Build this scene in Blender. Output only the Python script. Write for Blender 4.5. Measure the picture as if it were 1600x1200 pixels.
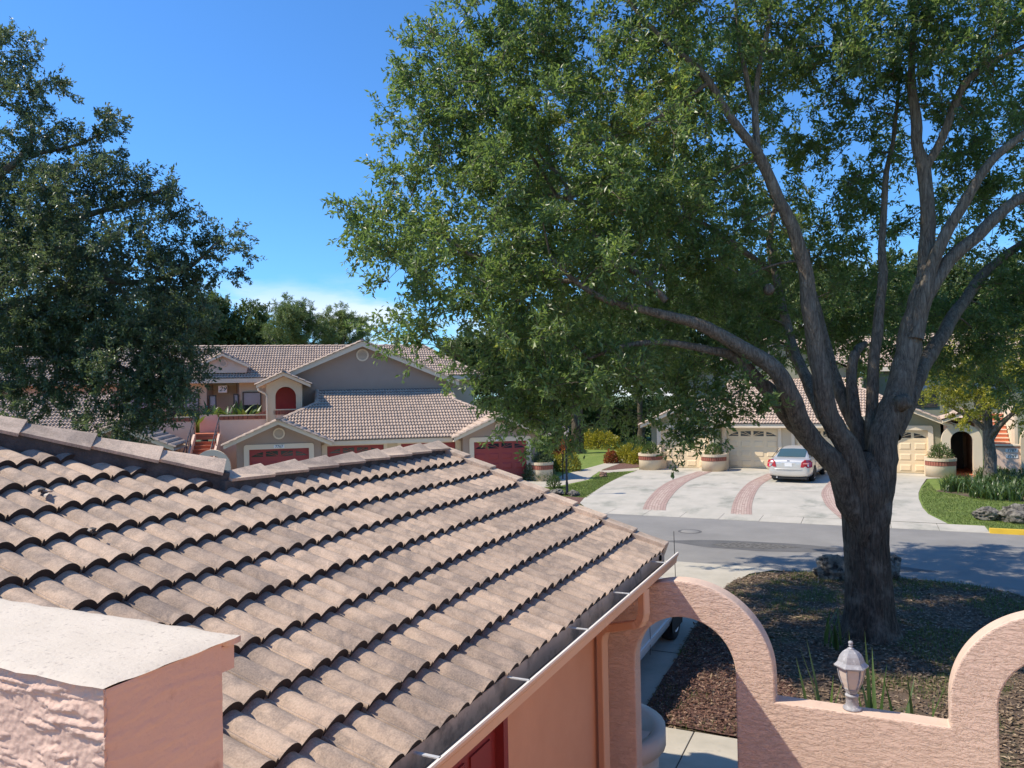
import bpy, bmesh, math, random
import numpy as np
from mathutils import Vector, Matrix, noise

for _o in list(bpy.data.objects):
    bpy.data.objects.remove(_o)
SC = bpy.context.scene
COL = SC.collection
R = math.radians

# ------------------------------------------------------------------ camera
CAM_H = 4.25
YAW, PITCH, ROLL = R(25), math.atan(13 / 1200), 0.0192
cam = bpy.data.cameras.new('camera')
cam.sensor_width = 36.0
cam.lens = 27.0
cam.clip_start = 0.05
cam.clip_end = 3000
cam_o = bpy.data.objects.new('camera', cam)
COL.objects.link(cam_o)
_f = Vector((-math.sin(YAW) * math.cos(PITCH), math.cos(YAW) * math.cos(PITCH), math.sin(PITCH)))
_r0 = Vector((math.cos(YAW), math.sin(YAW), 0))
_u0 = _r0.cross(_f)
_r = _r0 * math.cos(ROLL) - _u0 * math.sin(ROLL)
_u = _u0 * math.cos(ROLL) + _r0 * math.sin(ROLL)
_m = Matrix.Identity(4)
for _i in range(3):
    _m[_i][0], _m[_i][1], _m[_i][2] = _r[_i], _u[_i], -_f[_i]
_m[0][3], _m[1][3], _m[2][3] = 0, 0, CAM_H
cam_o.matrix_world = _m
SC.camera = cam_o

# ------------------------------------------------------------------ sky and sun
SUN = Vector((-0.877, -0.486, 1.22)).normalized()
world = bpy.data.worlds.new('World')
SC.world = world
world.use_nodes = True
_n = world.node_tree.nodes
_l = world.node_tree.links
_n.clear()
_out = _n.new('ShaderNodeOutputWorld')
_bg = _n.new('ShaderNodeBackground')
_sky = _n.new('ShaderNodeTexSky')
_sky.sky_type = 'NISHITA'
_sky.sun_disc = False
_sky.sun_elevation = math.asin(SUN.z)
_sky.sun_rotation = math.atan2(SUN.x, SUN.y)
_sky.altitude = 0
_sky.air_density = 1.0
_sky.dust_density = 0.25
_sky.ozone_density = 3.2
# a few low clouds over the horizon, all the way round
_tc = _n.new('ShaderNodeTexCoord')
_mp = _n.new('ShaderNodeMapping')
_mp.inputs['Scale'].default_value = (4.0, 4.0, 15.0)
_mp.inputs['Location'].default_value = (7.2, 1.3, 2.2)
_nz = _n.new('ShaderNodeTexNoise')
_nz.inputs['Scale'].default_value = 1.0
_nz.inputs['Detail'].default_value = 7
_nz.inputs['Roughness'].default_value = 0.55
_rp = _n.new('ShaderNodeValToRGB')
_rp.color_ramp.elements[0].position = 0.47
_rp.color_ramp.elements[1].position = 0.60
_sx = _n.new('ShaderNodeSeparateXYZ')
_band = _n.new('ShaderNodeValToRGB')
_band.color_ramp.elements[0].position = 0.085
_band.color_ramp.elements[0].color = (1, 1, 1, 1)
_band.color_ramp.elements[1].position = 0.155
_band.color_ramp.elements[1].color = (0, 0, 0, 1)
_mul = _n.new('ShaderNodeMath')
_mul.operation = 'MULTIPLY'
_mul2 = _n.new('ShaderNodeMath')
_mul2.operation = 'MULTIPLY'
_mul2.inputs[1].default_value = 0.97
_mx = _n.new('ShaderNodeMix')
_mx.data_type = 'RGBA'
_tint = _n.new('ShaderNodeMix')
_tint.data_type = 'RGBA'
_tint.blend_type = 'MULTIPLY'
_tint.inputs[0].default_value = 1.0
_tint.inputs[7].default_value = (0.315, 0.57, 0.815, 1)
_l.new(_tc.outputs['Generated'], _mp.inputs['Vector'])
_l.new(_mp.outputs[0], _nz.inputs['Vector'])
_l.new(_nz.outputs[0], _rp.inputs[0])
_l.new(_tc.outputs['Generated'], _sx.inputs[0])
_l.new(_sx.outputs['Z'], _band.inputs[0])
_l.new(_rp.outputs[0], _mul.inputs[0])
_l.new(_band.outputs[0], _mul.inputs[1])
_l.new(_mul.outputs[0], _mul2.inputs[0])
_l.new(_sky.outputs[0], _tint.inputs[6])
_l.new(_mul2.outputs[0], _mx.inputs[0])
_l.new(_tint.outputs[2], _mx.inputs[6])
_mx.inputs[7].default_value = (4.2, 4.25, 4.4, 1)
_l.new(_mx.outputs[2], _bg.inputs[0])
_bg.inputs[1].default_value = 0.15
_l.new(_bg.outputs[0], _out.inputs[0])

sun = bpy.data.lights.new('sun', 'SUN')
sun.energy = 3.3
sun.angle = R(0.53)
sun.color = (1.0, 0.90, 0.745)
sun_o = bpy.data.objects.new('sun', sun)
COL.objects.link(sun_o)
sun_o.rotation_euler = (-SUN).to_track_quat('-Z', 'Y').to_euler()
sun_o.location = SUN * 60

SC.view_settings.view_transform = 'Standard'
SC.view_settings.look = 'None'
SC.view_settings.gamma = 1.0
SC.view_settings.use_curve_mapping = False
SC.view_settings.exposure = 0.86
SC.render.engine = 'CYCLES'
SC.cycles.max_bounces = 6
SC.cycles.diffuse_bounces = 4
SC.cycles.glossy_bounces = 3
SC.cycles.transmission_bounces = 4
SC.cycles.use_denoising = True

# ------------------------------------------------------------------ helpers
def tag(o, label=None, cat=None, group=None, kind=None):
    if label: o['label'] = label
    if cat: o['category'] = cat
    if group: o['group'] = group
    if kind: o['kind'] = kind
    return o

def empty(name, loc=(0, 0, 0), rz=0.0):
    o = bpy.data.objects.new(name, None)
    COL.objects.link(o)
    o.location = loc
    o.rotation_euler = (0, 0, rz)
    o.empty_display_size = 0.2
    return o

def link(name, me, parent=None, loc=(0, 0, 0)):
    o = bpy.data.objects.new(name, me)
    COL.objects.link(o)
    o.location = loc
    if parent is not None:
        o.parent = parent
    return o

def children(o):
    return [c for c in bpy.data.objects if c.parent == o]

def copy_tree(o, parent=None, kids=None):
    if kids is None:
        kids = {}
        for c in bpy.data.objects:
            if c.parent: kids.setdefault(c.parent.name, []).append(c)
    c = o.copy()
    COL.objects.link(c)
    c.parent = parent
    for ch in kids.get(o.name, []):
        copy_tree(ch, c, kids)
    return c

class MB:
    def __init__(s):
        s.v, s.f, s.m, s.s = [], [], [], []
    def add(s, V, F, mi=0, smooth=False):
        b = len(s.v)
        s.v += [tuple(p) for p in V]
        for f in F:
            s.f.append(tuple(b + i for i in f)); s.m.append(mi); s.s.append(smooth)
        return s
    def box(s, x0, x1, y0, y1, z0, z1, mi=0):
        V = [(x0, y0, z0), (x1, y0, z0), (x1, y1, z0), (x0, y1, z0), (x0, y0, z1), (x1, y0, z1), (x1, y1, z1), (x0, y1, z1)]
        return s.add(V, [(3, 2, 1, 0), (4, 5, 6, 7), (0, 1, 5, 4), (1, 2, 6, 5), (2, 3, 7, 6), (3, 0, 4, 7)], mi)
    def obox(s, c, X, Y, Z, mi=0):
        c, X, Y, Z = Vector(c), Vector(X), Vector(Y), Vector(Z)
        V = [c + a * X + b * Y + d * Z for d in (-1, 1) for a, b in ((-1, -1), (1, -1), (1, 1), (-1, 1))]
        return s.add(V, [(3, 2, 1, 0), (4, 5, 6, 7), (0, 1, 5, 4), (1, 2, 6, 5), (2, 3, 7, 6), (3, 0, 4, 7)], mi)
    def prism(s, pts, a0, a1, axis='y', mi=0, smooth_side=False):
        n = len(pts)
        if axis == 'y':
            P = [(x, a0, z) for x, z in pts] + [(x, a1, z) for x, z in pts]
        elif axis == 'x':
            P = [(a0, y, z) for y, z in pts] + [(a1, y, z) for y, z in pts]
        else:
            P = [(x, y, a0) for x, y in pts] + [(x, y, a1) for x, y in pts]
        s.add(P, [tuple(range(n)), tuple(range(2 * n - 1, n - 1, -1))], mi)
        b = len(s.v) - 2 * n
        for i in range(n):
            j = (i + 1) % n
            s.f.append((b + j, b + i, b + n + i, b + n + j)); s.m.append(mi); s.s.append(smooth_side)
        return s
    def tube(s, path, rad, n=8, mi=0, cap=True, smooth=True, jitter=None):
        P = [Vector(p) for p in path]
        V, F = [], []
        ref = Vector((0.31, 0.47, 0.83))
        prev = None
        for i, p in enumerate(P):
            t = (P[min(i + 1, len(P) - 1)] - P[max(i - 1, 0)])
            t = t.normalized() if t.length > 1e-9 else Vector((0, 0, 1))
            a = prev if prev is not None else t.cross(ref)
            a = (a - t * a.dot(t))
            a = a.normalized() if a.length > 1e-6 else t.orthogonal().normalized()
            prev = a
            b = t.cross(a)
            r = rad[i] if hasattr(rad, '__len__') else rad
            for k in range(n):
                an = 2 * math.pi * k / n
                d = a * math.cos(an) + b * math.sin(an)
                rr = r * (jitter(p, d, an) if jitter else 1)
                V.append(p + d * rr)
        for i in range(len(P) - 1):
            for k in range(n):
                k2 = (k + 1) % n
                F.append((i * n + k, i * n + k2, (i + 1) * n + k2, (i + 1) * n + k))
        s.add(V, F, mi, smooth)
        if cap:
            b = len(s.v) - len(V)
            s.f.append(tuple(b + k for k in range(n))[::-1]); s.m.append(mi); s.s.append(False)
            s.f.append(tuple(b + len(V) - n + k for k in range(n))); s.m.append(mi); s.s.append(False)
        return s
    def lathe(s, prof, n=24, c=(0, 0, 0), mi=0, smooth=True, a0=0, a1=2 * math.pi, axis='z'):
        full = abs(a1 - a0 - 2 * math.pi) < 1e-6
        m = n if full else n + 1
        V, F = [], []
        for r, z in prof:
            for k in range(m):
                a = a0 + (a1 - a0) * k / n
                x, y = r * math.cos(a), r * math.sin(a)
                q = (x, y, z) if axis == 'z' else ((x, z, y) if axis == 'y' else (z, x, y))
                V.append((c[0] + q[0], c[1] + q[1], c[2] + q[2]))
        for i in range(len(prof) - 1):
            for k in range(n):
                k2 = (k + 1) % m
                F.append((i * m + k, i * m + k2, (i + 1) * m + k2, (i + 1) * m + k))
        return s.add(V, F, mi, smooth)
    def mesh(s, name, mats, off=(0, 0, 0)):
        me = bpy.data.meshes.new(name)
        o = Vector(off)
        me.from_pydata([tuple(Vector(p) - o) for p in s.v], [], s.f)
        for m in (mats if isinstance(mats, (list, tuple)) else [mats]):
            me.materials.append(m)
        me.polygons.foreach_set('material_index', s.m)
        me.polygons.foreach_set('use_smooth', s.s)
        me.update()
        return me
    def build(s, name, mats, parent=None, off=(0, 0, 0), loc=(0, 0, 0), fix=True):
        me = s.mesh(name, mats, off)
        if fix:
            bm = bmesh.new(); bm.from_mesh(me)
            bmesh.ops.recalc_face_normals(bm, faces=bm.faces)
            bm.to_mesh(me); bm.free()
        return link(name, me, parent, loc)

def bevel(o, w, seg=2):
    md = o.modifiers.new('bevel', 'BEVEL')
    md.width = w; md.segments = seg; md.limit_method = 'ANGLE'; md.angle_limit = R(40)
    return o

def np_mesh(name, V, F, mats, smooth=False, tint=None):
    V = np.asarray(V, dtype=np.float32); F = np.asarray(F, dtype=np.int32)
    me = bpy.data.meshes.new(name)
    nf, k = F.shape
    me.vertices.add(len(V)); me.vertices.foreach_set('co', V.ravel())
    me.loops.add(nf * k); me.loops.foreach_set('vertex_index', F.ravel())
    me.polygons.add(nf)
    me.polygons.foreach_set('loop_start', np.arange(0, nf * k, k, dtype=np.int32))
    me.polygons.foreach_set('loop_total', np.full(nf, k, dtype=np.int32))
    me.polygons.foreach_set('use_smooth', np.full(nf, smooth, dtype=bool))
    for m in (mats if isinstance(mats, (list, tuple)) else [mats]):
        me.materials.append(m)
    if tint is not None:
        at = me.attributes.new('tint', 'FLOAT', 'POINT')
        at.data.foreach_set('value', np.asarray(tint, dtype=np.float32))
    me.update(calc_edges=True)
    return me

def arc(cx, cz, r, a0, a1, n):
    return [(cx + r * math.cos(R(a0 + (a1 - a0) * i / n)), cz + r * math.sin(R(a0 + (a1 - a0) * i / n))) for i in range(n + 1)]

def smooth_path(P, k=4):
    P = [np.array(p, float) for p in P]
    out = []
    for i in range(len(P) - 1):
        p0, p1, p2, p3 = P[max(i - 1, 0)], P[i], P[i + 1], P[min(i + 2, len(P) - 1)]
        for j in range(k):
            t = j / k
            out.append(0.5 * ((2 * p1) + (-p0 + p2) * t + (2 * p0 - 5 * p1 + 4 * p2 - p3) * t * t + (-p0 + 3 * p1 - 3 * p2 + p3) * t ** 3))
    out.append(P[-1])
    return out

# ------------------------------------------------------------------ materials
def new_mat(name):
    m = bpy.data.materials.new(name)
    m.use_nodes = True
    nt = m.node_tree
    b = nt.nodes['Principled BSDF']
    return m, nt, b

def coords(nt, scale=(1, 1, 1), rnd=False):
    tc = nt.nodes.new('ShaderNodeTexCoord')
    src = tc.outputs['Object']
    if rnd:
        oi = nt.nodes.new('ShaderNodeObjectInfo')
        ml = nt.nodes.new('ShaderNodeMath'); ml.operation = 'MULTIPLY'; ml.inputs[1].default_value = 57.0
        nt.links.new(oi.outputs['Random'], ml.inputs[0])
        ad = nt.nodes.new('ShaderNodeVectorMath'); ad.operation = 'ADD'
        nt.links.new(src, ad.inputs[0]); nt.links.new(ml.outputs[0], ad.inputs[1])
        src = ad.outputs[0]
    mp = nt.nodes.new('ShaderNodeMapping')
    mp.inputs['Scale'].default_value = scale
    nt.links.new(src, mp.inputs['Vector'])
    return mp.outputs[0]

def tex_noise(nt, vec, scale, detail=5, rough=0.6, dist=0.0):
    t = nt.nodes.new('ShaderNodeTexNoise')
    t.inputs['Scale'].default_value = scale
    t.inputs['Detail'].default_value = detail
    t.inputs['Roughness'].default_value = rough
    t.inputs['Distortion'].default_value = dist
    nt.links.new(vec, t.inputs['Vector'])
    return t.outputs[0]

def ramp(nt, fac, stops):
    r = nt.nodes.new('ShaderNodeValToRGB')
    e = r.color_ramp.elements
    while len(e) < len(stops): e.new(0.5)
    for i, (p, c) in enumerate(stops):
        e[i].position = p
        e[i].color = c if len(c) == 4 else (*c, 1)
    nt.links.new(fac, r.inputs[0])
    return r.outputs[0]

def mixc(nt, fac, a, b, mode='MIX'):
    m = nt.nodes.new('ShaderNodeMix'); m.data_type = 'RGBA'; m.blend_type = mode
    for sock, val in ((m.inputs[0], fac), (m.inputs[6], a), (m.inputs[7], b)):
        if hasattr(val, 'links') or hasattr(val, 'is_linked'):
            nt.links.new(val, sock)
        elif isinstance(val, (int, float)):
            sock.default_value = val
        else:
            sock.default_value = val if len(val) == 4 else (*val, 1)
    return m.outputs[2]

def add_bump(nt, b, h, strength, dist, normal=None):
    bp = nt.nodes.new('ShaderNodeBump')
    bp.inputs['Strength'].default_value = strength
    bp.inputs['Distance'].default_value = dist
    nt.links.new(h, bp.inputs['Height'])
    if normal is not None: nt.links.new(normal, bp.inputs['Normal'])
    nt.links.new(bp.outputs[0], b.inputs['Normal'])
    return bp.outputs[0]

def M(name, c1, c2=None, scale=3.0, rough=0.8, bump=0.0, bscale=40.0, bdist=0.01, stretch=(1, 1, 1), spots=None, rnd=False, metal=0.0, spec=0.5, vary=0.0, detail=6, coat=0.0):
    """plain weathered surface: two tones mixed by noise, optional darker spots, fine relief"""
    m, nt, b = new_mat(name)
    v = coords(nt, stretch, rnd)
    c2 = c2 or tuple(x * 0.8 for x in c1)
    n = tex_noise(nt, v, scale, detail, 0.62)
    col = ramp(nt, n, [(0.32, c2), (0.68, c1)])
    if spots:
        sc, lo, hi, c = spots
        n2 = tex_noise(nt, v, sc, 5, 0.65)
        f = ramp(nt, n2, [(lo, (0, 0, 0)), (hi, (1, 1, 1))])
        col = mixc(nt, f, col, c)
    if vary:
        oi = nt.nodes.new('ShaderNodeObjectInfo')
        vr = ramp(nt, oi.outputs['Random'], [(0, (1 - vary,) * 3), (1, (1 + vary * 0.6,) * 3)])
        col = mixc(nt, 1.0, col, vr, 'MULTIPLY')
    nt.links.new(col, b.inputs['Base Color'])
    b.inputs['Roughness'].default_value = rough
    b.inputs['Metallic'].default_value = metal
    b.inputs['Specular IOR Level'].default_value = spec
    b.inputs['Coat Weight'].default_value = coat
    if bump:
        add_bump(nt, b, tex_noise(nt, v, bscale, 6, 0.65), bump, bdist)
    return m

def stucco(name, c1, c2, sc=1.0, bump=1.0, dist=0.008, axis='x', stain=0.25):
    """skip-trowelled render: torn, mostly horizontal plates of plaster with sharp edges"""
    m, nt, b = new_mat(name)
    st = (0.33, 1.0, 1.0) if axis == 'x' else (1.0, 0.33, 1.0)
    v = coords(nt, st)
    n1 = tex_noise(nt, v, 24 * sc, 6, 0.68, 0.5)
    plate = ramp(nt, n1, [(0.40, (0, 0, 0)), (0.47, (.55, .55, .55)), (0.53, (.62, .62, .62)), (0.57, (1, 1, 1))])
    n2 = tex_noise(nt, v, 80 * sc, 4, 0.65, 0.3)
    h = mixc(nt, 0.33, plate, n2)
    v1 = coords(nt, (1, 1, 0.6))
    n3 = tex_noise(nt, v1, 1.3, 5, 0.6)
    col = ramp(nt, n3, [(0.3, c2), (0.7, c1)])
    n4 = tex_noise(nt, v1, 9, 4, 0.7)
    col = mixc(nt, ramp(nt, n4, [(0.45, (0, 0, 0)), (0.8, (stain,) * 3)]), col, tuple(x * 0.72 for x in c2))
    nt.links.new(col, b.inputs['Base Color'])
    b.inputs['Roughness'].default_value = 0.85
    b.inputs['Specular IOR Level'].default_value = 0.25
    add_bump(nt, b, h, bump, dist)
    return m

def leaf_mat(name, stops, rough=0.42, trans=0.28, tcol=(0.16, 0.22, 0.03), spec=0.5, vary=0.0):
    m = bpy.data.materials.new(name)
    m.use_nodes = True
    nt = m.node_tree
    b = nt.nodes['Principled BSDF']
    out = nt.nodes['Material Output']
    at = nt.nodes.new('ShaderNodeAttribute'); at.attribute_name = 'tint'
    col = ramp(nt, at.outputs['Fac'], stops)
    if vary:
        oi = nt.nodes.new('ShaderNodeObjectInfo')
        vr = ramp(nt, oi.outputs['Random'], [(0, (1 - vary, 1 - vary * .8, 1 - vary)), (1, (1 + vary, 1 + vary * .8, 1 + vary * .3))])
        col = mixc(nt, 1.0, col, vr, 'MULTIPLY')
    nt.links.new(col, b.inputs['Base Color'])
    b.inputs['Roughness'].default_value = rough
    b.inputs['Specular IOR Level'].default_value = spec
    tr = nt.nodes.new('ShaderNodeBsdfTranslucent')
    nt.links.new(mixc(nt, 0.5, col, tcol, 'ADD'), tr.inputs['Color'])
    mx = nt.nodes.new('ShaderNodeMixShader'); mx.inputs[0].default_value = trans
    nt.links.new(b.outputs[0], mx.inputs[1]); nt.links.new(tr.outputs[0], mx.inputs[2])
    nt.links.new(mx.outputs[0], out.inputs['Surface'])
    return m

def bark_mat(name, c1, c2, lichen=(0.30, 0.30, 0.25), lich=0.5, fiss=0.5, upper=None):
    m, nt, b = new_mat(name)
    v = coords(nt, (1, 1, 0.16))
    n = tex_noise(nt, v, 26, 7, 0.7, 0.6)
    col = ramp(nt, n, [(0.35, c2), (0.62, c1)])
    if upper:                                     # sunlit look of the limbs put into the bark colour: paler with height
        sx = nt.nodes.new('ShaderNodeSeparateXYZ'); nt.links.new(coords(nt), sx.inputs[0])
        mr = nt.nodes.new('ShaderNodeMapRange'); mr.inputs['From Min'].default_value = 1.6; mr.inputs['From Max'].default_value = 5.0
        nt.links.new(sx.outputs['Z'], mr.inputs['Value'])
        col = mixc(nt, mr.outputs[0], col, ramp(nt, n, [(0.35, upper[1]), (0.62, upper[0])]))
    v2 = coords(nt, (1, 1, 0.8))
    n2 = tex_noise(nt, v2, 3.2, 5, 0.6)
    col = mixc(nt, ramp(nt, n2, [(0.52, (0, 0, 0)), (0.70, (lich,) * 3)]), col, lichen)
    nt.links.new(col, b.inputs['Base Color'])
    b.inputs['Roughness'].default_value = 0.9
    b.inputs['Specular IOR Level'].default_value = 0.2
    vd = nt.nodes.new('ShaderNodeVectorMath'); vd.operation = 'ADD'
    wn = nt.nodes.new('ShaderNodeTexNoise'); wn.inputs['Scale'].default_value = 6; wn.inputs['Detail'].default_value = 4
    nt.links.new(v, wn.inputs['Vector'])
    sc_ = nt.nodes.new('ShaderNodeVectorMath'); sc_.operation = 'SCALE'; sc_.inputs['Scale'].default_value = 0.22
    nt.links.new(wn.outputs['Color'], sc_.inputs[0])
    nt.links.new(v, vd.inputs[0]); nt.links.new(sc_.outputs[0], vd.inputs[1])
    vo = nt.nodes.new('ShaderNodeTexVoronoi'); vo.inputs['Scale'].default_value = 24; vo.feature = 'DISTANCE_TO_EDGE'
    nt.links.new(vd.outputs[0], vo.inputs['Vector'])
    fis = ramp(nt, vo.outputs['Distance'], [(0.0, (1 - fiss,) * 3), (0.13, (1, 1, 1))])
    col = mixc(nt, fis, tuple(x * .5 for x in c2), col)
    nt.links.new(col, b.inputs['Base Color'])
    add_bump(nt, b, mixc(nt, 0.45, n, fis), 1.0, 0.05)
    return m

def glass_mat(name, c=(0.02, 0.03, 0.035), rough=0.06):
    m, nt, b = new_mat(name)
    b.inputs['Base Color'].default_value = (*c, 1)
    b.inputs['Roughness'].default_value = rough
    b.inputs['Specular IOR Level'].default_value = 0.8
    return m

def tile_mat(name, c1, c2, c3, sc=1.0, rnd=True, vary=0.24):
    m, nt, b = new_mat(name)
    v = coords(nt, (1, 1, 1), rnd)
    n = tex_noise(nt, v, 9 * sc, 6, 0.68)
    col = ramp(nt, n, [(0.30, c2), (0.62, c1)])
    n2 = tex_noise(nt, v, 5 * sc, 5, 0.7, 0.4)
    col = mixc(nt, ramp(nt, n2, [(0.46, (0, 0, 0)), (0.60, (.85, .85, .85))]), col, c3)
    vs = coords(nt, (2.2, 0.5, 1), rnd)
    n4 = tex_noise(nt, vs, 7 * sc, 5, 0.65)
    col = mixc(nt, ramp(nt, n4, [(0.52, (0, 0, 0)), (0.66, (.55, .55, .55))]), col, tuple(x * .62 for x in c2))
    n3 = tex_noise(nt, v, 120 * sc, 3, 0.6)
    col = mixc(nt, 0.30, col, ramp(nt, n3, [(0.35, tuple(x * .45 for x in c1)), (0.65, tuple(min(1, x * 1.25) for x in c1))]))
    if vary:
        oi = nt.nodes.new('ShaderNodeObjectInfo')
        vr = ramp(nt, oi.outputs['Random'], [(0, (1 - vary, 1 - vary, 1 - vary * .9)), (0.5, (1, .985, .98)), (1, (1 + vary * .5, 1 + vary * .4, 1 + vary * .35))])
        col = mixc(nt, 1.0, col, vr, 'MULTIPLY')
    nt.links.new(col, b.inputs['Base Color'])
    b.inputs['Roughness'].default_value = 0.9
    b.inputs['Specular IOR Level'].default_value = 0.25
    add_bump(nt, b, mixc(nt, 0.5, n3, n), 0.6, 0.004)
    return m

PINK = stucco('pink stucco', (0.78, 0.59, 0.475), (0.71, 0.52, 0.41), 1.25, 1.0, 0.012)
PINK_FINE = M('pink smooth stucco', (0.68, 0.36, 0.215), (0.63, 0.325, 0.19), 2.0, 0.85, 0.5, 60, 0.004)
PINK_TOP = M('smooth stucco top', (0.66, 0.49, 0.38), (0.60, 0.43, 0.33), 7.0, 0.85, 0.6, 45, 0.005, spots=(30, 0.58, 0.72, (0.48, 0.36, 0.29)))
PARAPET_TOP = M('pale cream cap', (0.61, 0.53, 0.43), (0.56, 0.485, 0.39), 12.0, 0.9, 0.45, 130, 0.003, spots=(95, 0.57, 0.68, (0.40, 0.34, 0.28)))  # cap top in a paler, creamier tone than the wall plaster
TILE = tile_mat('weathered tile', (0.51, 0.39, 0.29), (0.40, 0.30, 0.225), (0.205, 0.17, 0.145))
TILE_EDGE = M('shade-dark tile edge', (0.055, 0.042, 0.036), (0.026, 0.022, 0.020), 20, 0.95, 0.6, 60, 0.004)  # front faces painted near black to carry the shadow band under each course
CAP_TILE = tile_mat('weathered cap tile', (0.64, 0.50, 0.375), (0.52, 0.40, 0.30), (0.31, 0.25, 0.20), 0.8)
FAR_TILE = tile_mat('far tile', (0.60, 0.455, 0.35), (0.50, 0.37, 0.285), (0.36, 0.29, 0.24), 0.5, False, 0.0)
FAR_EDGE = M('shade-dark far tile edge', (0.20, 0.15, 0.125), (0.14, 0.105, 0.09), 6, 0.95)  # risers darkened in colour, painting in the shade between far courses
MORTAR = M('dark mortar', (0.12, 0.105, 0.095), (0.05, 0.046, 0.043), 9, 0.95, 0.8, 40, 0.02)
GUTTER = M('beige gutter paint', (0.70, 0.44, 0.285), (0.66, 0.405, 0.26), 1.5, 0.5, 0.05, 20, 0.002)
GUTTER_RIM = M('pale gutter rim', (0.85, 0.78, 0.68), (0.80, 0.72, 0.62), 3, 0.5)
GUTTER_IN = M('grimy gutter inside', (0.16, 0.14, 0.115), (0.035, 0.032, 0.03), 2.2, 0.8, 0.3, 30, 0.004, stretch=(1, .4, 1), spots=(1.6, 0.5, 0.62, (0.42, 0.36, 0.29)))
GUTTER_BACK = M('stained fascia paint', (0.58, 0.47, 0.37), (0.40, 0.32, 0.26), 3, 0.8, spots=(4, 0.5, 0.66, (0.22, 0.19, 0.16)))
ALU = M('aluminium strap', (0.75, 0.73, 0.70), (0.62, 0.60, 0.57), 20, 0.4, metal=0.3)
DOORRED = M('dark red door paint', (0.27, 0.035, 0.035), (0.22, 0.028, 0.03), 2, 0.45)
GARRED = M('red garage door', (0.36, 0.052, 0.048), (0.32, 0.045, 0.042), 1.2, 0.5)
GARCREAM = M('cream garage door', (0.86, 0.68, 0.44), (0.81, 0.63, 0.40), 1.0, 0.5)
TAUPE = M('taupe stucco', (0.40, 0.30, 0.235), (0.365, 0.27, 0.21), 0.8, 0.9, 0.3, 20, 0.01)
OLIVE = M('olive grey stucco', (0.27, 0.265, 0.18), (0.235, 0.23, 0.155), 0.8, 0.9, 0.3, 20, 0.01)
CREAM = M('cream trim', (0.80, 0.67, 0.50), (0.75, 0.62, 0.46), 1.5, 0.7, 0.1, 30, 0.004)
TAN = M('tan stucco', (0.64, 0.525, 0.37), (0.585, 0.475, 0.33), 1.0, 0.9, 0.3, 25, 0.008)
SALMON = M('salmon stucco', (0.78, 0.57, 0.44), (0.73, 0.52, 0.40), 1.0, 0.9, 0.4, 25, 0.008)
TERRA = M('terracotta paint', (0.52, 0.17, 0.085), (0.45, 0.14, 0.07), 2.5, 0.7)
BRICKM = M('red brick', (0.36, 0.13, 0.085), (0.27, 0.09, 0.06), 5, 0.85, 0.4, 30, 0.01, vary=0.2)
WHITE = M('white plaque', (0.82, 0.81, 0.78), (0.77, 0.76, 0.73), 3, 0.5)
INK = M('dark green lettering', (0.03, 0.05, 0.045), (0.02, 0.035, 0.03), 3, 0.5)
GLASS = glass_mat('dark window glass')
BLIND = M('window blind', (0.42, 0.42, 0.42), (0.36, 0.36, 0.37), 2, 0.3, spec=0.7)
DARKMETAL = M('black metal', (0.018, 0.018, 0.02), (0.012, 0.012, 0.014), 6, 0.4, metal=0.3)
RAIL = M('bronze rail', (0.10, 0.09, 0.085), (0.07, 0.065, 0.06), 6, 0.4, metal=0.5)
CONC = M('driveway concrete', (0.50, 0.455, 0.38), (0.40, 0.37, 0.305), 1.3, 0.9, 0.35, 60, 0.004, stretch=(1, .6, 1), spots=(0.75, 0.53, 0.68, (0.27, 0.265, 0.215)), detail=8)
WALKC = M('walk concrete', (0.50, 0.45, 0.365), (0.39, 0.355, 0.285), 2.5, 0.9, 0.5, 70, 0.004, spots=(5, 0.58, 0.72, (0.36, 0.33, 0.27)), detail=8)
ASPH = M('asphalt', (0.26, 0.245, 0.222), (0.205, 0.194, 0.177), 0.7, 0.9, 0.7, 160, 0.006, spots=(0.25, 0.52, 0.7, (0.19, 0.18, 0.165)), detail=9)
ASPH_DARK = M('dark asphalt patch', (0.135, 0.13, 0.124), (0.10, 0.097, 0.093), 2.0, 0.95, 0.8, 110, 0.01)
ASPH_ROUGH = M('broken asphalt', (0.22, 0.205, 0.18), (0.05, 0.048, 0.045), 9.0, 0.95, 1.0, 60, 0.03)
PAVER_PALE = M('pale pink paver', (0.54, 0.41, 0.34), (0.43, 0.31, 0.25), 2.5, 0.9, 0.4, 60, 0.004, detail=9)
PAVER = M('brick paver', (0.49, 0.345, 0.285), (0.38, 0.26, 0.215), 3, 0.9, 0.4, 60, 0.004, detail=8)
JOINT = M('paver joint', (0.30, 0.20, 0.165), (0.22, 0.15, 0.12), 8, 0.95)
YELLOW = M('yellow kerb paint', (0.70, 0.45, 0.03), (0.58, 0.37, 0.03), 4, 0.7)
MULCH = M('red mulch', (0.20, 0.095, 0.07), (0.075, 0.038, 0.03), 18, 0.95, 1.0, 50, 0.03, spots=(26, 0.56, 0.66, (0.34, 0.22, 0.16)))
LAWN = M('lawn grass', (0.19, 0.255, 0.045), (0.125, 0.18, 0.03), 1.6, 0.95, 0.9, 60, 0.03, spots=(0.8, 0.55, 0.75, (0.27, 0.27, 0.085)), detail=9)
EARTH = M('leaf strewn earth', (0.19, 0.13, 0.085), (0.085, 0.06, 0.042), 2.6, 0.95, 1.0, 35, 0.04, spots=(0.9, 0.50, 0.66, (0.085, 0.10, 0.03)), detail=9)
FIELD = M('rough grass', (0.10, 0.13, 0.04), (0.06, 0.085, 0.025), 0.3, 0.95, 0.5, 20, 0.03)
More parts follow.
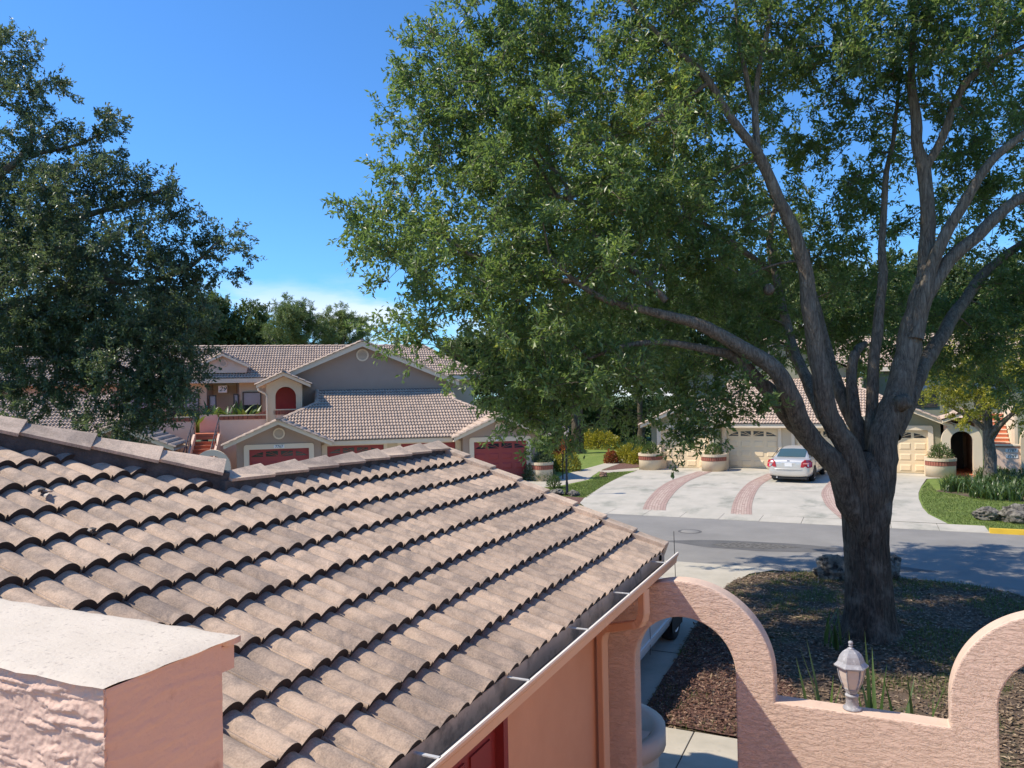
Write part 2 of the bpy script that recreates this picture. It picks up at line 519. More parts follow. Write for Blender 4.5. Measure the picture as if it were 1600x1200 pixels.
ROCKM = M('weathered limestone', (0.33, 0.30, 0.25), (0.10, 0.09, 0.08), 3.5, 0.95, 1.0, 16, 0.05, spots=(6, 0.5, 0.6, (0.05, 0.046, 0.042)), detail=9)
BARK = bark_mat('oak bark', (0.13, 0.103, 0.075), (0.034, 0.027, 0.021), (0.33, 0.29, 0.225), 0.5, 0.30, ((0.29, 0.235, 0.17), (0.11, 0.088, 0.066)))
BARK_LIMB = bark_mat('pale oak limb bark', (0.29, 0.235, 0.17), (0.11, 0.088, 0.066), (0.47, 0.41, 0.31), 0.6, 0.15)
BARK_PALE = bark_mat('pale bark', (0.27, 0.23, 0.185), (0.10, 0.085, 0.07), (0.33, 0.31, 0.27), 0.6)
OAKLEAF = leaf_mat('oak leaves', [(0.0, (0.062, 0.102, 0.034)), (0.45, (0.122, 0.185, 0.052)), (0.80, (0.20, 0.258, 0.068)), (0.95, (0.32, 0.34, 0.07)), (1.0, (0.44, 0.38, 0.05))], 0.42, 0.48, (0.26, 0.37, 0.06), 0.8)
DARKLEAF = leaf_mat('dark oak leaves', [(0.0, (0.044, 0.070, 0.034)), (0.5, (0.088, 0.130, 0.058)), (0.9, (0.15, 0.19, 0.08)), (1.0, (0.22, 0.24, 0.09))], 0.42, 0.38, (0.2, 0.25, 0.07), 0.8)
FARLEAF = leaf_mat('distant leaves', [(0.0, (0.07, 0.10, 0.034)), (0.5, (0.12, 0.165, 0.052)), (1.0, (0.20, 0.23, 0.075))], 0.5, 0.28, vary=0.25)
PINELEAF = leaf_mat('pine needles', [(0.0, (0.13, 0.18, 0.065)), (0.5, (0.21, 0.26, 0.085)), (1.0, (0.32, 0.34, 0.12))], 0.5, 0.25, vary=0.15)
LIMELEAF = leaf_mat('yellow green leaves', [(0.0, (0.14, 0.165, 0.025)), (0.5, (0.34, 0.32, 0.035)), (1.0, (0.58, 0.48, 0.05))], 0.42, 0.38)
YELLOWLEAF = leaf_mat('golden shrub leaves', [(0.0, (0.10, 0.13, 0.02)), (0.5, (0.38, 0.33, 0.03)), (1.0, (0.62, 0.50, 0.05))], 0.42, 0.3)
HEDGELEAF = leaf_mat('clipped shrub leaves', [(0.0, (0.035, 0.07, 0.016)), (0.5, (0.07, 0.125, 0.026)), (1.0, (0.14, 0.20, 0.045))], 0.42, 0.25)
REDLEAF = leaf_mat('red croton leaves', [(0.0, (0.16, 0.03, 0.012)), (0.5, (0.30, 0.06, 0.02)), (1.0, (0.42, 0.17, 0.03))], 0.4, 0.25)
BLADELEAF = leaf_mat('strap leaves', [(0.0, (0.03, 0.06, 0.016)), (0.5, (0.065, 0.115, 0.028)), (1.0, (0.14, 0.20, 0.05))], 0.4, 0.25)
LITTERLEAF = leaf_mat('fallen leaves', [(0.0, (0.08, 0.052, 0.034)), (0.5, (0.22, 0.15, 0.095)), (1.0, (0.46, 0.35, 0.23))], 0.7, 0.1, (0.03, 0.02, 0.01))
# ------------------------------------------------------------------ shared tiled roof slope (small far tiles, one joined sheet)
def tslope(mb, P0, U, V, L, rng, pitch=0.15, course=0.33, amp=0.045, lift=0.035, mi=0):
    """corrugated, stepped tile sheet; rng(v) gives the width limits at slope height v"""
    P0, U, V = Vector(P0), Vector(U).normalized(), Vector(V).normalized()
    N = U.cross(V)
    if N.z < 0: N = -N
    prof = [(0.0, 0.0), (0.14, 0.1), (0.32, 0.8), (0.52, 1.0), (0.72, 0.75), (0.88, 0.1)]
    nv = int(math.ceil(L / course))
    for k in range(nv):
        v0, v1 = k * course, min((k + 1) * course, L)
        a0, b0 = rng(v0); a1, b1 = rng(v1)
        lo, hi = min(a0, a1), max(b0, b1)
        n0, n1 = math.floor(lo / pitch), math.ceil(hi / pitch)
        us = []
        for j in range(n0, n1):
            for t, h in prof: us.append(((j + t) * pitch, h * amp))
        us.append((n1 * pitch, 0))
        Vv, F = [], []
        jit = random.uniform(-0.01, 0.01)
        for u, h in us:
            uu = min(max(u + jit, a0), b0)
            p = P0 + U * uu + V * v0
            Vv += [p, p + N * (h + lift)]
            uu = min(max(u + jit, a1), b1)
            Vv.append(P0 + U * uu + V * v1 + N * h)
        for i in range(len(us) - 1):
            a, b = 3 * i, 3 * i + 3
            F.append((a + 1, b + 1, b + 2, a + 2))
            F.append((a, b, b + 1, a + 1))
        mb.add(Vv, F, mi, True)
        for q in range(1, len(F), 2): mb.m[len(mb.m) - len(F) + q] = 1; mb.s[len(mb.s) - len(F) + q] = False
    return mb

def cap_run(mb, A, B, n=None, w=0.14, h=0.09, step=0.4, side=None):
    """overlapping ridge caps from A (high or far end) to B"""
    A, B = Vector(A), Vector(B)
    d = (B - A); L = d.length; d.normalize()
    s = d.cross(Vector((0, 0, 1)))
    s.normalize()
    n = n or max(1, int(L / step))
    for i in range(n):
        p0, p1 = A + d * (L * i / n), A + d * (L * (i + 1) / n + 0.03)
        Vv = []
        for p, k in ((p0, 0.0), (p1, 0.028)):
            up = Vector((0, 0, k))
            Vv += [p - s * w + up + Vector((0, 0, -h)), p - s * w * .3 + up, p + s * w * .3 + up, p + s * w + up + Vector((0, 0, -h))]
        mb.add(Vv, [(0, 1, 5, 4), (1, 2, 6, 5), (2, 3, 7, 6), (4, 5, 6, 7), (3, 2, 1, 0)], 0, False)
    return mb

# ------------------------------------------------------------------ near garage with the big tile roof
SL = math.atan(0.375)
EX, EZ = -1.90, 2.615
YR = 7.50                      # rake end
XR = -4.42                     # ridge
HIP0 = Vector((-4.42, 4.33, 0)); HIPD = Vector((-1.0, -1.04, 0)).normalized()
HIPN = Vector((1.04, -1.0, 0)).normalized()
def roof_z(x): return EZ + (EX - x) * 0.375
garage = empty('garage_building', (0, 0, 0))
tag(garage, 'near peach garage building with brown barrel tile roof, beige gutter and downspout', 'garage')
deck = MB()
hx = -7.6
hy = HIP0.y + (hx - HIP0.x) * HIPD.y / HIPD.x
dz = -0.03
deck.add([(EX - .02, -1.0, roof_z(EX) + dz), (EX - .02, YR, roof_z(EX) + dz), (XR, YR, roof_z(XR) + dz), (XR, HIP0.y, roof_z(XR) + dz), (hx, hy, roof_z(hx) + dz), (hx, -1.0, roof_z(hx) + dz)], [(0, 1, 2, 3, 4, 5)], 0)
# the far slopes, turned away from the street side
xe2 = 2 * XR - EX
deck.add([(XR, YR, roof_z(XR) + dz), (xe2, YR, EZ + dz), (xe2, HIP0.y + .6, EZ + dz), (XR, HIP0.y, roof_z(XR) + dz)], [(0, 1, 2, 3)], 0)
deck.add([(XR, HIP0.y, roof_z(XR) + dz), (xe2, HIP0.y + .6, EZ + dz), (hx - 1, HIP0.y + .6, EZ + dz), (hx, hy, roof_z(hx) + dz)], [(0, 1, 2, 3)], 0)
roof = deck.build('roof', [MORTAR], garage)
back = MB()
tslope(back, (xe2, YR - .05, EZ - .02), (0, -1, 0), (math.cos(SL), 0, math.sin(SL)), (XR - xe2) / math.cos(SL), lambda v: (0, YR - HIP0.y))
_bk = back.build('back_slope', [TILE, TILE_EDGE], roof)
# one tile: two barrels, a side rib, a front edge with thickness
def tile_mesh(name, length=0.40, w=0.296):
    prof = [(0.001, 0.0), (0.003, 0.013), (0.012, 0.013), (0.014, 0.001)]
    for k in range(2):
        for t in (0.04, 0.10, 0.20, 0.33, 0.47, 0.60, 0.73, 0.85, 0.94, 1.0):
            if k == 1 and t == 0.04: continue
            h = 0.041 * max(0.0, math.sin(math.pi * (t - 0.04) / 0.96)) ** 0.8
            prof.append((k * 0.1425 + t * 0.1425 + 0.011, h))
    prof = [p for p in prof if p[0] <= w]
    n = len(prof)
    LF = 0.050
    V = [(u, 0, h + LF) for u, h in prof] + [(u, length, h) for u, h in prof]
    F = [(i, i + 1, n + i + 1, n + i) for i in range(n - 1)]
    S = [True] * (n - 1)
    b = len(V)
    V += [(u, 0, h + LF) for u, h in prof] + [(u, 0.006, h + LF - 0.044) for u, h in prof]
    F += [(b + n + i, b + n + i + 1, b + i + 1, b + i) for i in range(n - 1)]
    S += [False] * (n - 1)
    b = len(V)
    V += [(prof[0][0], 0, prof[0][1] + LF), (prof[0][0], length, prof[0][1]), (prof[0][0], length, -.03), (prof[0][0], 0, prof[0][1] + .016)]
    F.append((b, b + 1, b + 2, b + 3)); S.append(False)
    me = bpy.data.meshes.new(name)
    me.from_pydata(V, [], F)
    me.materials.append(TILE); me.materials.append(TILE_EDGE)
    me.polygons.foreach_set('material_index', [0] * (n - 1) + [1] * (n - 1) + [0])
    me.polygons.foreach_set('use_smooth', S)
    me.update()
    return me
TM = tile_mesh('roof_tile')
rt = random.Random(5)
Uv, Vv_, Nv = Vector((0, 1, 0)), Vector((-math.cos(SL), 0, math.sin(SL))), Vector((math.sin(SL), 0, math.cos(SL)))
def tile_matrix(y, v, jit=True):
    a = rt.gauss(0, 0.005) if jit else 0
    U2 = Uv * math.cos(a) + Vv_ * math.sin(a)
    V2 = Vv_ * math.cos(a) - Uv * math.sin(a)
    P = Vector((EX, y, EZ)) + Vv_ * (v + (rt.gauss(0, 0.004) if jit else 0)) + Nv * (rt.uniform(0, 0.004) if jit else 0)
    m = Matrix.Identity(4)
    for i in range(3):
        m[i][0], m[i][1], m[i][2], m[i][3] = U2[i], V2[i], Nv[i], P[i]
    return m
COURSE = 0.336
def put_tile(y, k):
    v = k * COURSE
    mt = tile_matrix(y, v)
    pts = [mt @ Vector(p) for p in ((0, 0, 0), (0.3, 0, 0), (0, 0.4, 0), (0.3, 0.4, 0))]
    yc = y + 0.15
    if yc > HIP0.y:
        side = [p.x - XR for p in pts]; co, no = Vector((XR, 0, 0)), Vector((1, 0, 0))
    else:
        side = [(p - HIP0).dot(HIPN) for p in pts]; co, no = HIP0, HIPN
    if max(side) < 0.06: return None
    me = TM
    if min(side) < 0:
        bm = bmesh.new(); bm.from_mesh(TM)
        im = mt.inverted()
        bmesh.ops.bisect_plane(bm, geom=bm.verts[:] + bm.edges[:] + bm.faces[:], plane_co=im @ co, plane_no=(im.to_3x3() @ no).normalized(), clear_inner=True)
        if not bm.faces:
            bm.free(); return None
        me = bpy.data.meshes.new('roof_tile_cut'); bm.to_mesh(me); bm.free()
        if not me.materials: me.materials.append(TILE); me.materials.append(TILE_EDGE)
    o = bpy.data.objects.new('roof_tile', me)
    COL.objects.link(o)
    o.parent = roof
    o.matrix_local = mt
    return o
NT = 0
for k in range(0, 16):
    j = 0
    while True:
        y = YR - 0.30 * (j + 1)
        j += 1
        lim = 1.9 if k < 3 else (1.5 if k < 8 else 1.3)
        if y < lim: break
        if put_tile(y, k) is not None: NT += 1
# plain continuation of the roof beyond the frame, behind the parapet
cont = MB()
tslope(cont, (EX, 1.32, EZ), (0, -1, 0), Vv_, 4.6, lambda v: (0 if v > 1.1 else -0.42, 2.3))
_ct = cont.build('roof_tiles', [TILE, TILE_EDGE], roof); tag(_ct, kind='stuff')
# ridge and hip caps, each a part
def cap_mesh(name, L, w, h, taper=0.03):
    mb = MB()
    sec = lambda e: [(-w - e, -h - e * .4), (-w * .16, -0.004 + e), (0, e + .006), (w * .16, -0.004 + e), (w + e, -h - e * .4)]
    A, B = sec(0.0), sec(taper)
    th = 0.022
    V = []
    for X, y in ((A, 0), (B, L)):
        V += [(x, y, z) for x, z in X] + [(x * .94, y, z - th) for x, z in X]
    F = []
    for i in range(4):
        F += [(i, i + 1, 11 + i, 10 + i), (5 + i + 1, 5 + i, 15 + i, 16 + i), (10 + i, 11 + i, 16 + i, 15 + i), (i + 1, i, 5 + i, 6 + i)]
    F += [(0, 10, 15, 5), (14, 4, 9, 19)]
    mb.add(V, F)
    me = mb.mesh(name, [CAP_TILE])
    bm = bmesh.new(); bm.from_mesh(me); bmesh.ops.recalc_face_normals(bm, faces=bm.faces); bm.to_mesh(me); bm.free()
    return me
RC = cap_mesh('ridge_cap', 0.43, 0.125, 0.036)
def place_cap(me, A, B, name):
    A, B = Vector(A), Vector(B)
    d = (B - A).normalized(); s = d.cross(Vector((0, 0, 1))).normalized(); u = s.cross(d)
    m = Matrix.Identity(4)
    for i in range(3):
        m[i][0], m[i][1], m[i][2], m[i][3] = s[i], d[i], u[i], A[i]
    o = bpy.data.objects.new(name, me); COL.objects.link(o); o.parent = roof; o.matrix_local = m
    return o
zr = roof_z(XR)
AZ = zr + 0.128
NC = 8
for i in range(NC):
    y0 = HIP0.y - 0.05 + (YR + .02 - HIP0.y) * i / NC
    y1 = y0 + (YR + .02 - HIP0.y) / NC
    place_cap(RC, (XR, y0, AZ + rt.uniform(-.004, .004)), (XR + rt.uniform(-.004, .004), y1, AZ), 'ridge_cap')
HC_ = cap_mesh('hip_cap', 0.47, 0.125, 0.05, 0.026)
hp = lambda t: Vector((HIP0.x + HIPD.x * t, HIP0.y + HIPD.y * t, roof_z(HIP0.x + HIPD.x * t) + 0.20))
for i in range(11):
    t1, t0 = 0.02 + i * 0.43, 0.02 + (i + 1) * 0.43
    place_cap(HC_, hp(t0), hp(t1), 'hip_cap')
mort = MB()
mort.box(XR - .106, XR + .106, HIP0.y - .1, YR - .02, zr - .15, AZ - .050)
_mb = mort.build('mortar_bed', [MORTAR], roof)
mort2 = MB()
a, b = hp(4.8), hp(-0.05)
d = (b - a).normalized(); s = d.cross(Vector((0, 0, 1))).normalized(); u = s.cross(d)
mort2.obox((a + b) / 2 - u * 0.160, d * ((b - a).length / 2), s * 0.104, u * 0.100)
mort2.build('mortar_bed', [MORTAR], roof)
# verge tiles down the rake
for i in range(8):
    v0 = 2.72 - i * 0.338
    mb = MB()
    p = Vector((EX, YR + 0.02, EZ)) + Vv_ * (v0 - 0.18) + Nv * 0.115
    w = 0.068
    tl = Vector((-Vv_.x, 0, -Vv_.z))
    V = []
    for e, lift in ((-0.2, -0.012), (0.185, 0.016)):
        q = p + tl * e + Nv * lift
        V += [q - Uv * w - Nv * .004, q + Uv * w, q + Uv * w - Nv * 0.20, q - Uv * w - Nv * 0.115]
    mb.add(V, [(0, 1, 5, 4), (1, 2, 6, 5), (2, 3, 7, 6), (3, 0, 4, 7), (4, 5, 6, 7), (3, 2, 1, 0)])
    o = mb.build('verge_tile', [CAP_TILE], roof, off=p, loc=p)
    bevel(o, 0.008)
# two crumbs of broken mortar lying on the tiles near the left edge
for (x, y, z), sz, lab in (((-4.55, 3.02, 0), (.055, .035), 'black and white crumb of mortar lying on the tile roof near the left edge'), ((-4.05, 2.96, 0), (.035, .02), 'small dark crumb lying on the tile roof, right of the larger crumb')):
    mb = MB(); rr = random.Random(int(x * -100))
    for q in range(5):
        a = rr.uniform(0, 6.28); d_ = sz[0] * .5 * rr.random()
        mb.obox((d_ * math.cos(a), d_ * math.sin(a), .008 + .004 * q), Vector((rr.uniform(.3, 1), rr.uniform(-.6, .6), .1)) * sz[0] * .5, Vector((rr.uniform(-.6, .6), rr.uniform(.3, 1), .1)) * sz[1] * .6, (0.002, 0, .007), q % 2)
    o = mb.build('mortar_crumb', [MORTAR, PARAPET_TOP], None, loc=(x, y, roof_z(x) + .075)); o.rotation_euler = (0, SL, 0)
    tag(o, lab, 'debris')
# walls
WX = -2.34
wl = MB()
zt = roof_z(WX) - 0.10
wl.box(WX - .2, WX, 4.82, 7.10, 0, zt)
wl.box(WX - .2, WX, -2.0, 3.86, 0, zt)
wl.box(WX - .2, WX, 3.86, 4.82, 2.06, zt)
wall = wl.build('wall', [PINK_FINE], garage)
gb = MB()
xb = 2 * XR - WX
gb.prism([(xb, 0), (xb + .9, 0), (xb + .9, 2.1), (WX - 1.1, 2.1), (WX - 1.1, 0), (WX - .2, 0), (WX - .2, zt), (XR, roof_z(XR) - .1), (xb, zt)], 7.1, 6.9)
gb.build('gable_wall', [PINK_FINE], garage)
dr = MB(); dr.box(xb + .92, WX - 1.12, 6.98, 7.02, 0.02, 2.08)
gd = dr.build('garage_door', [GARRED], garage)
door = MB(); door.box(WX - .10, WX - .06, 3.92, 4.76, 0.02, 2.04)
dd = door.build('door', [DOORRED], garage)
pn = MB()
for (ya, yb, za, zb) in ((4.02, 4.30, .2, .85), (4.38, 4.66, .2, .85), (4.02, 4.30, 1.0, 1.9), (4.38, 4.66, 1.0, 1.9)):
    pn.box(WX - .06, WX - .045, ya, yb, za, zb)
pn.build('raised_panels', [DOORRED], dd)
fr = MB()
fr.box(WX - .12, WX + .006, 4.76, 4.83, 0, 2.08); fr.box(WX - .12, WX + .006, 3.85, 3.92, 0, 2.08); fr.box(WX - .12, WX + .006, 3.92, 4.76, 2.04, 2.08)
fr.build('door_frame', [DOORRED], dd)
so = MB()
so.box(EX - .03, EX - .005, -1, YR - .03, EZ - .20, EZ - .02)
so.box(WX, EX - .03, -1, YR - .05, EZ - .205, EZ - .19)
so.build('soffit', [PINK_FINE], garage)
rk = MB()
rk.add([(EX, YR - .04, EZ - .19), (EX, YR - .04, EZ - .02), (XR, YR - .04, zr - .02), (XR, YR - .04, zr - .19), (EX, YR - .015, EZ - .19), (EX, YR - .015, EZ - .02), (XR, YR - .015, zr - .02), (XR, YR - .015, zr - .19)],
       [(0, 1, 2, 3), (7, 6, 5, 4), (0, 4, 5, 1), (1, 5, 6, 2), (2, 6, 7, 3), (3, 7, 4, 0)])
rk.build('rake_board', [GUTTER], garage)
# gutter: trough with rolled lip
GY0, GY1 = -1.0, 7.53
LX, LZ = -1.748, 2.645
gt = MB()
sec = [(-1.885, 2.665), (-1.885, 2.545), (-1.872, 2.530), (-1.80, 2.527), (-1.772, 2.548), (-1.764, 2.60), (-1.752, 2.625), (LX, LZ)]
outer = [(LX + .006, LZ), (LX + .006, 2.622), (-1.757, 2.598), (-1.766, 2.545), (-1.797, 2.521), (-1.875, 2.524), (-1.891, 2.54), (-1.891, 2.665)]
def strip(mb, S, y0, y1, mi):
    mb.add([(x, y0, z) for x, z in S] + [(x, y1, z) for x, z in S], [(i, i + 1, len(S) + i + 1, len(S) + i) for i in range(len(S) - 1)], mi)
strip(gt, sec[:2], GY0, GY1, 3); strip(gt, sec[1:], GY0, GY1, 1)
strip(gt, outer, GY0, GY1, 0)
gt.box(LX - .006, LX + .007, GY0, GY1, LZ - .008, LZ + .006, 2)
gt.prism(sec + outer, GY1, GY1 + .006, mi=0)
gutter = gt.build('gutter', [GUTTER, GUTTER_IN, GUTTER_RIM, GUTTER_BACK], garage, fix=False)
for y in (2.10, 2.93, 3.91, 4.89, 5.87, 7.04):
    st = MB(); st.box(-1.90, LX, y - .010, y + .010, 2.645, 2.651)
    st.build('strap', [ALU], gutter)
oc = MB(); oc.lathe([(0.0, 0.0), (0.028, 0.0), (0.028, 0.012)], 10, (-1.8830, 7.35, 2.62), 0, False, axis='x')
oc.build('outlet_hole', [DARKMETAL], gutter)
# downspout with two ribbed elbows
def rect_pipe(mb, path, w, dpt):
    P = [Vector(p) for p in path]
    ring = []
    side = Vector((0.35, 0.94, 0)).normalized()
    for i, p in enumerate(P):
        t = (P[min(i + 1, len(P) - 1)] - P[max(i - 1, 0)]).normalized()
        s = (side - t * side.dot(t)).normalized(); q = t.cross(s)
        e = 0.004 if (i % 2 and 1 < i < len(P) - 2) else 0
        for a, b in ((-1, -.8), (-.8, -1), (.8, -1), (1, -.8), (1, .8), (.8, 1), (-.8, 1), (-1, .8)):
            ring.append(p + s * a * (w / 2 + e) + q * b * (dpt / 2 + e))
    F = []
    for i in range(len(P) - 1):
        for k in range(8):
            F.append((i * 8 + k, i * 8 + (k + 1) % 8, (i + 1) * 8 + (k + 1) % 8, (i + 1) * 8 + k))
    mb.add(ring, F, 0, False)
    return mb
path = [(-1.815, 6.50, 2.53), (-1.815, 6.50, 2.36)]
for i in range(9):
    t = i / 8
    path.append((-1.815 - 0.11 * t * t, 6.50 + 0.035 * t * t, 2.36 - 0.16 * math.sin(t * math.pi / 2)))
path.append((-2.15, 6.66, 2.115))
for i in range(7):
    t = i / 6
    path.append((-2.15 - 0.115 * math.sin(t * math.pi / 2), 6.66 + .035 * math.sin(t * math.pi / 2), 2.115 - 0.02 * t - 0.13 * t * t))
path += [(-2.265, 6.695, 1.5), (-2.265, 6.695, 0.05)]
dsp = rect_pipe(MB(), path, 0.088, 0.07).build('downspout', [GUTTER], garage)

# ------------------------------------------------------------------ arched garden wall
aw = empty('arched_wall', (0.3, 7.0, 0))
tag(aw, 'pink rough stucco wall with two round arches and a low span between them', 'wall')
RO, RI, ZC = 0.775, 0.45, 1.75
C1, C2 = -1.57, 1.286
out = [(WX - .06, 0), (-2.02, 0)]
out += [(-2.02, ZC - .35)] + arc(C1, ZC, RI, 180, 0, 36) + [(-1.12, 0), (C2 - RI, 0)] + arc(C2, ZC, RI, 180, 0, 36) + [(C2 + RI, 0), (C2 + RO, 0)]
out += arc(C2, ZC, RO, 0, 180, 48) + [(C2 - RO, 1.56), (C1 + RO, 1.56)] + arc(C1, ZC, RO, 0, 180, 48)[:-1] + [(WX - .06, ZC)]
wm = MB()
Y0, Y1 = 6.90, 7.085
n = len(out)
wm.add([(x, Y0, z) for x, z in out] + [(x, Y1, z) for x, z in out], [tuple(range(n)), tuple(range(2 * n - 1, n - 1, -1))], 0)
for i in range(n):
    j = (i + 1) % n
    p, q = out[i], out[j]
    dx, dzz = q[0] - p[0], q[1] - p[1]
    nz = -dx                                     # upward facing rim pieces take a smoother, slightly darker pink
    top = (nz > 0.15 * math.hypot(dx, dzz) and min(p[1], q[1]) > 1.5 and not (RI - .01 < math.hypot(p[0] - C1, p[1] - ZC) < RI + .01))
    wm.f.append((j, i, n + i, n + j)); wm.m.append(1 if top else 0); wm.s.append(False)
awm = wm.build('wall', [PINK, PINK_TOP], aw, off=(0.3, 7.0, 0), fix=True)
bevel(awm, 0.014, 2)

# ------------------------------------------------------------------ parapet pier beside the camera (real torn-plaster relief)
PX0, PX1, PY0, PY1, PZ = -2.6, -0.895, 0.672, 0.865, 3.885
def plaster(px, pz, sc=1.0):
    p = Vector((px * 11 * sc, pz * 58 * sc, 3.1))
    w = noise.noise_vector(p * 0.6) * 0.9
    a = noise.fractal(p + w, 0.9, 2.1, 4)
    t = min(1.0, max(0.0, (a + 0.05) / 0.16)); t = t * t * (3 - 2 * t)
    t2 = min(1.0, max(0.0, (a - 0.28) / 0.10)); t2 = t2 * t2 * (3 - 2 * t2)
    g = noise.fractal(Vector((px * 90, pz * 120, 7.7)), 0.8, 2.0, 3)
    return 0.0021 * t + 0.0025 * t2 + 0.0013 * g
def relief_grid(o, A, B, N, na, nb, amp=1.0, fa=None, sc=1.0, shift=0.0):
    V, F = [], []
    for j in range(nb + 1):
        for i in range(na + 1):
            p = Vector(o) + Vector(A) * (i / na) + Vector(B) * (j / nb)
            u = (Vector(A).length * i / na) + shift
            h = plaster(u, p.z, sc) * amp
            if fa: h *= fa(i / na, j / nb)
            V.append(p + Vector(N) * h)
    for j in range(nb):
        for i in range(na):
            a = j * (na + 1) + i
            F.append((a, a + 1, a + na + 2, a + na + 1))
    return V, F
pw = MB()
zb = 3.48
PLAIN = M('pink plaster', (0.68, 0.48, 0.38), (0.62, 0.425, 0.335), 3.0, 0.88, 0.5, 160, 0.0025, spots=(14, 0.60, 0.78, (0.44, 0.27, 0.21)))
XG = -1.40
V, F = relief_grid((XG, PY0, zb), (PX1 + .002 - XG, 0, 0), (0, 0, PZ - .005 - zb), (0, -1, 0), 260, 190)
pw.add(V, F, 0, True)
V, F = relief_grid((PX1, PY0 - .004, zb), (0, PY1 - PY0 + .004, 0), (0, 0, PZ - .005 - zb), (1, 0, 0), 90, 190, 0.22, None, 1.0, 5.0)
pw.add(V, F, 0, True)
pw.box(PX0, PX1 - .004, PY0 + .006, PY1, 0, PZ - .03, 0)
para = pw.build('parapet_wall', [PLAIN], None, off=(-1.5, .77, 0), loc=(-1.5, .77, 0), fix=False)
tag(para, 'end of the pink rough plastered balcony parapet in the lower left corner', 'parapet')
cpx = MB(); cpx.box(PX0, PX1 - .001, PY1 - .002, PY1 + .026, PZ - .050, PZ - .012); cpx.build('cap_overhang', [PLAIN], para, off=(-1.5, .77, 0))
cp = MB()
nx_, ny_ = 90, 20
V, F = [], []
for j in range(ny_ + 1):
    for i in range(nx_ + 1):
        x = PX0 + (PX1 + .003 - PX0) * i / nx_; y = PY0 - .006 + (PY1 + .040 - PY0) * j / ny_
        e = min(i, nx_ - i, j, ny_ - j)
        jit = noise.fractal(Vector((x * 14, y * 14, 1)), .8, 2, 3) * 0.004
        if e == 0:
            if i in (0, nx_): x += jit * 1.2
            if j in (0, ny_): y += jit * 1.0
        V.append((x, y, PZ + noise.fractal(Vector((x * 25, y * 25, 4)), .8, 2, 3) * 0.0016 - (0.003 if e == 0 else 0)))
for j in range(ny_):
    for i in range(nx_):
        a = j * (nx_ + 1) + i
        F.append((a, a + 1, a + nx_ + 2, a + nx_ + 1))
cp.add(V, F, 0, True)
rimi = [i for i in range(nx_ + 1)] + [(j + 1) * (nx_ + 1) - 1 for j in range(1, ny_ + 1)] + [ny_ * (nx_ + 1) + i for i in range(nx_ - 1, -1, -1)] + [j * (nx_ + 1) for j in range(ny_ - 1, 0, -1)]
RV = [V[i] for i in rimi]
m_ = len(RV)
SV = RV + [(x - (.02 if x > PX1 - .01 and y < PY1 else 0), y + (.02 if y < PY0 + .02 else 0), PZ - .012) for x, y, z in RV]
cp.add(SV, [(i, (i + 1) % m_, m_ + (i + 1) % m_, m_ + i) for i in range(m_)], 1, True)
capo = cp.build('cap', [PARAPET_TOP, PLAIN], para, off=(-1.5, .77, 0), fix=True)

# ------------------------------------------------------------------ lantern on the low wall
def hexring(r, z, c, rot=0.0):
    return [(c[0] + r * math.cos(R(60 * k + rot)), c[1] + r * math.sin(R(60 * k + rot)), z) for k in range(6)]
def hexlathe(mb, prof, c, rot=0.0, mi=0):
    V = []
    for r, z in prof: V += hexring(r, z, c, rot)
    F = [(i * 6 + k, i * 6 + (k + 1) % 6, (i + 1) * 6 + (k + 1) % 6, (i + 1) * 6 + k) for i in range(len(prof) - 1) for k in range(6)]
    return mb.add(V, F, mi)
LMETAL = M('oxidised grey lamp metal', (0.36, 0.355, 0.365), (0.26, 0.26, 0.275), 14, 0.5, 0.2, 60, 0.003, spots=(22, 0.55, 0.7, (0.56, 0.56, 0.57)), spec=0.4)
LGLASS = M('frosted beige lamp glass', (0.66, 0.56, 0.48), (0.60, 0.50, 0.43), 4, 0.25, spec=0.6)
lc = (-0.195, 6.995)
LB = 1.562
lamp = empty('wall_lantern', (lc[0], lc[1], LB)); lamp.scale = (.90, .90, .92)
tag(lamp, 'grey hexagonal lantern with frosted panes on the low pink wall', 'lantern')
o0 = (0, 0)
mb = MB()
mb.lathe([(0.0, 0.0), (0.082, 0.0), (0.082, 0.012), (0.062, 0.022), (0.054, 0.05), (0.054, 0.115), (0.060, 0.118), (0.060, 0.130), (0.035, 0.14), (0.0, 0.14)], 20)
mb.build('base', [LMETAL], lamp)
mb = MB(); hexlathe(mb, [(0.03, 0.135), (0.052, 0.15), (0.062, 0.175), (0.068, 0.18), (0.068, 0.19), (0.0, 0.19)], o0, 12)
mb.build('bowl', [LMETAL], lamp)
profile = [(0.064, 0.185), (0.086, 0.235), (0.104, 0.29), (0.114, 0.345), (0.119, 0.385)]
for k in range(6):
    a0, a1 = R(60 * k + 12), R(60 * k + 72)
    V, F = [], []
    for r, z in profile:
        p0, p1 = Vector((r * math.cos(a0), r * math.sin(a0), z)), Vector((r * math.cos(a1), r * math.sin(a1), z))
        V += [p0 * 0.97 + Vector((0, 0, z * .03)), p1 * 0.97 + Vector((0, 0, z * .03))]
    F = [(2 * i, 2 * i + 1, 2 * i + 3, 2 * i + 2) for i in range(len(profile) - 1)]
    MB().add(V, F).build('pane', [LGLASS], lamp, fix=False)
fr = MB()
for k in range(6):
    a = R(60 * k + 12)
    fr.tube([(r * math.cos(a), r * math.sin(a), z) for r, z in profile], 0.0075, 6)
hexlathe(fr, [(0.112, 0.374), (0.124, 0.374), (0.124, 0.388), (0.112, 0.388)], o0, 12)
fr.build('frame', [LMETAL], lamp)
rf = MB(); hexlathe(rf, [(0.11, 0.384), (0.150, 0.386), (0.152, 0.396), (0.128, 0.418), (0.118, 0.428), (0.112, 0.45), (0.098, 0.484), (0.074, 0.514), (0.042, 0.535), (0.030, 0.54), (0.0, 0.54)], o0, 12)
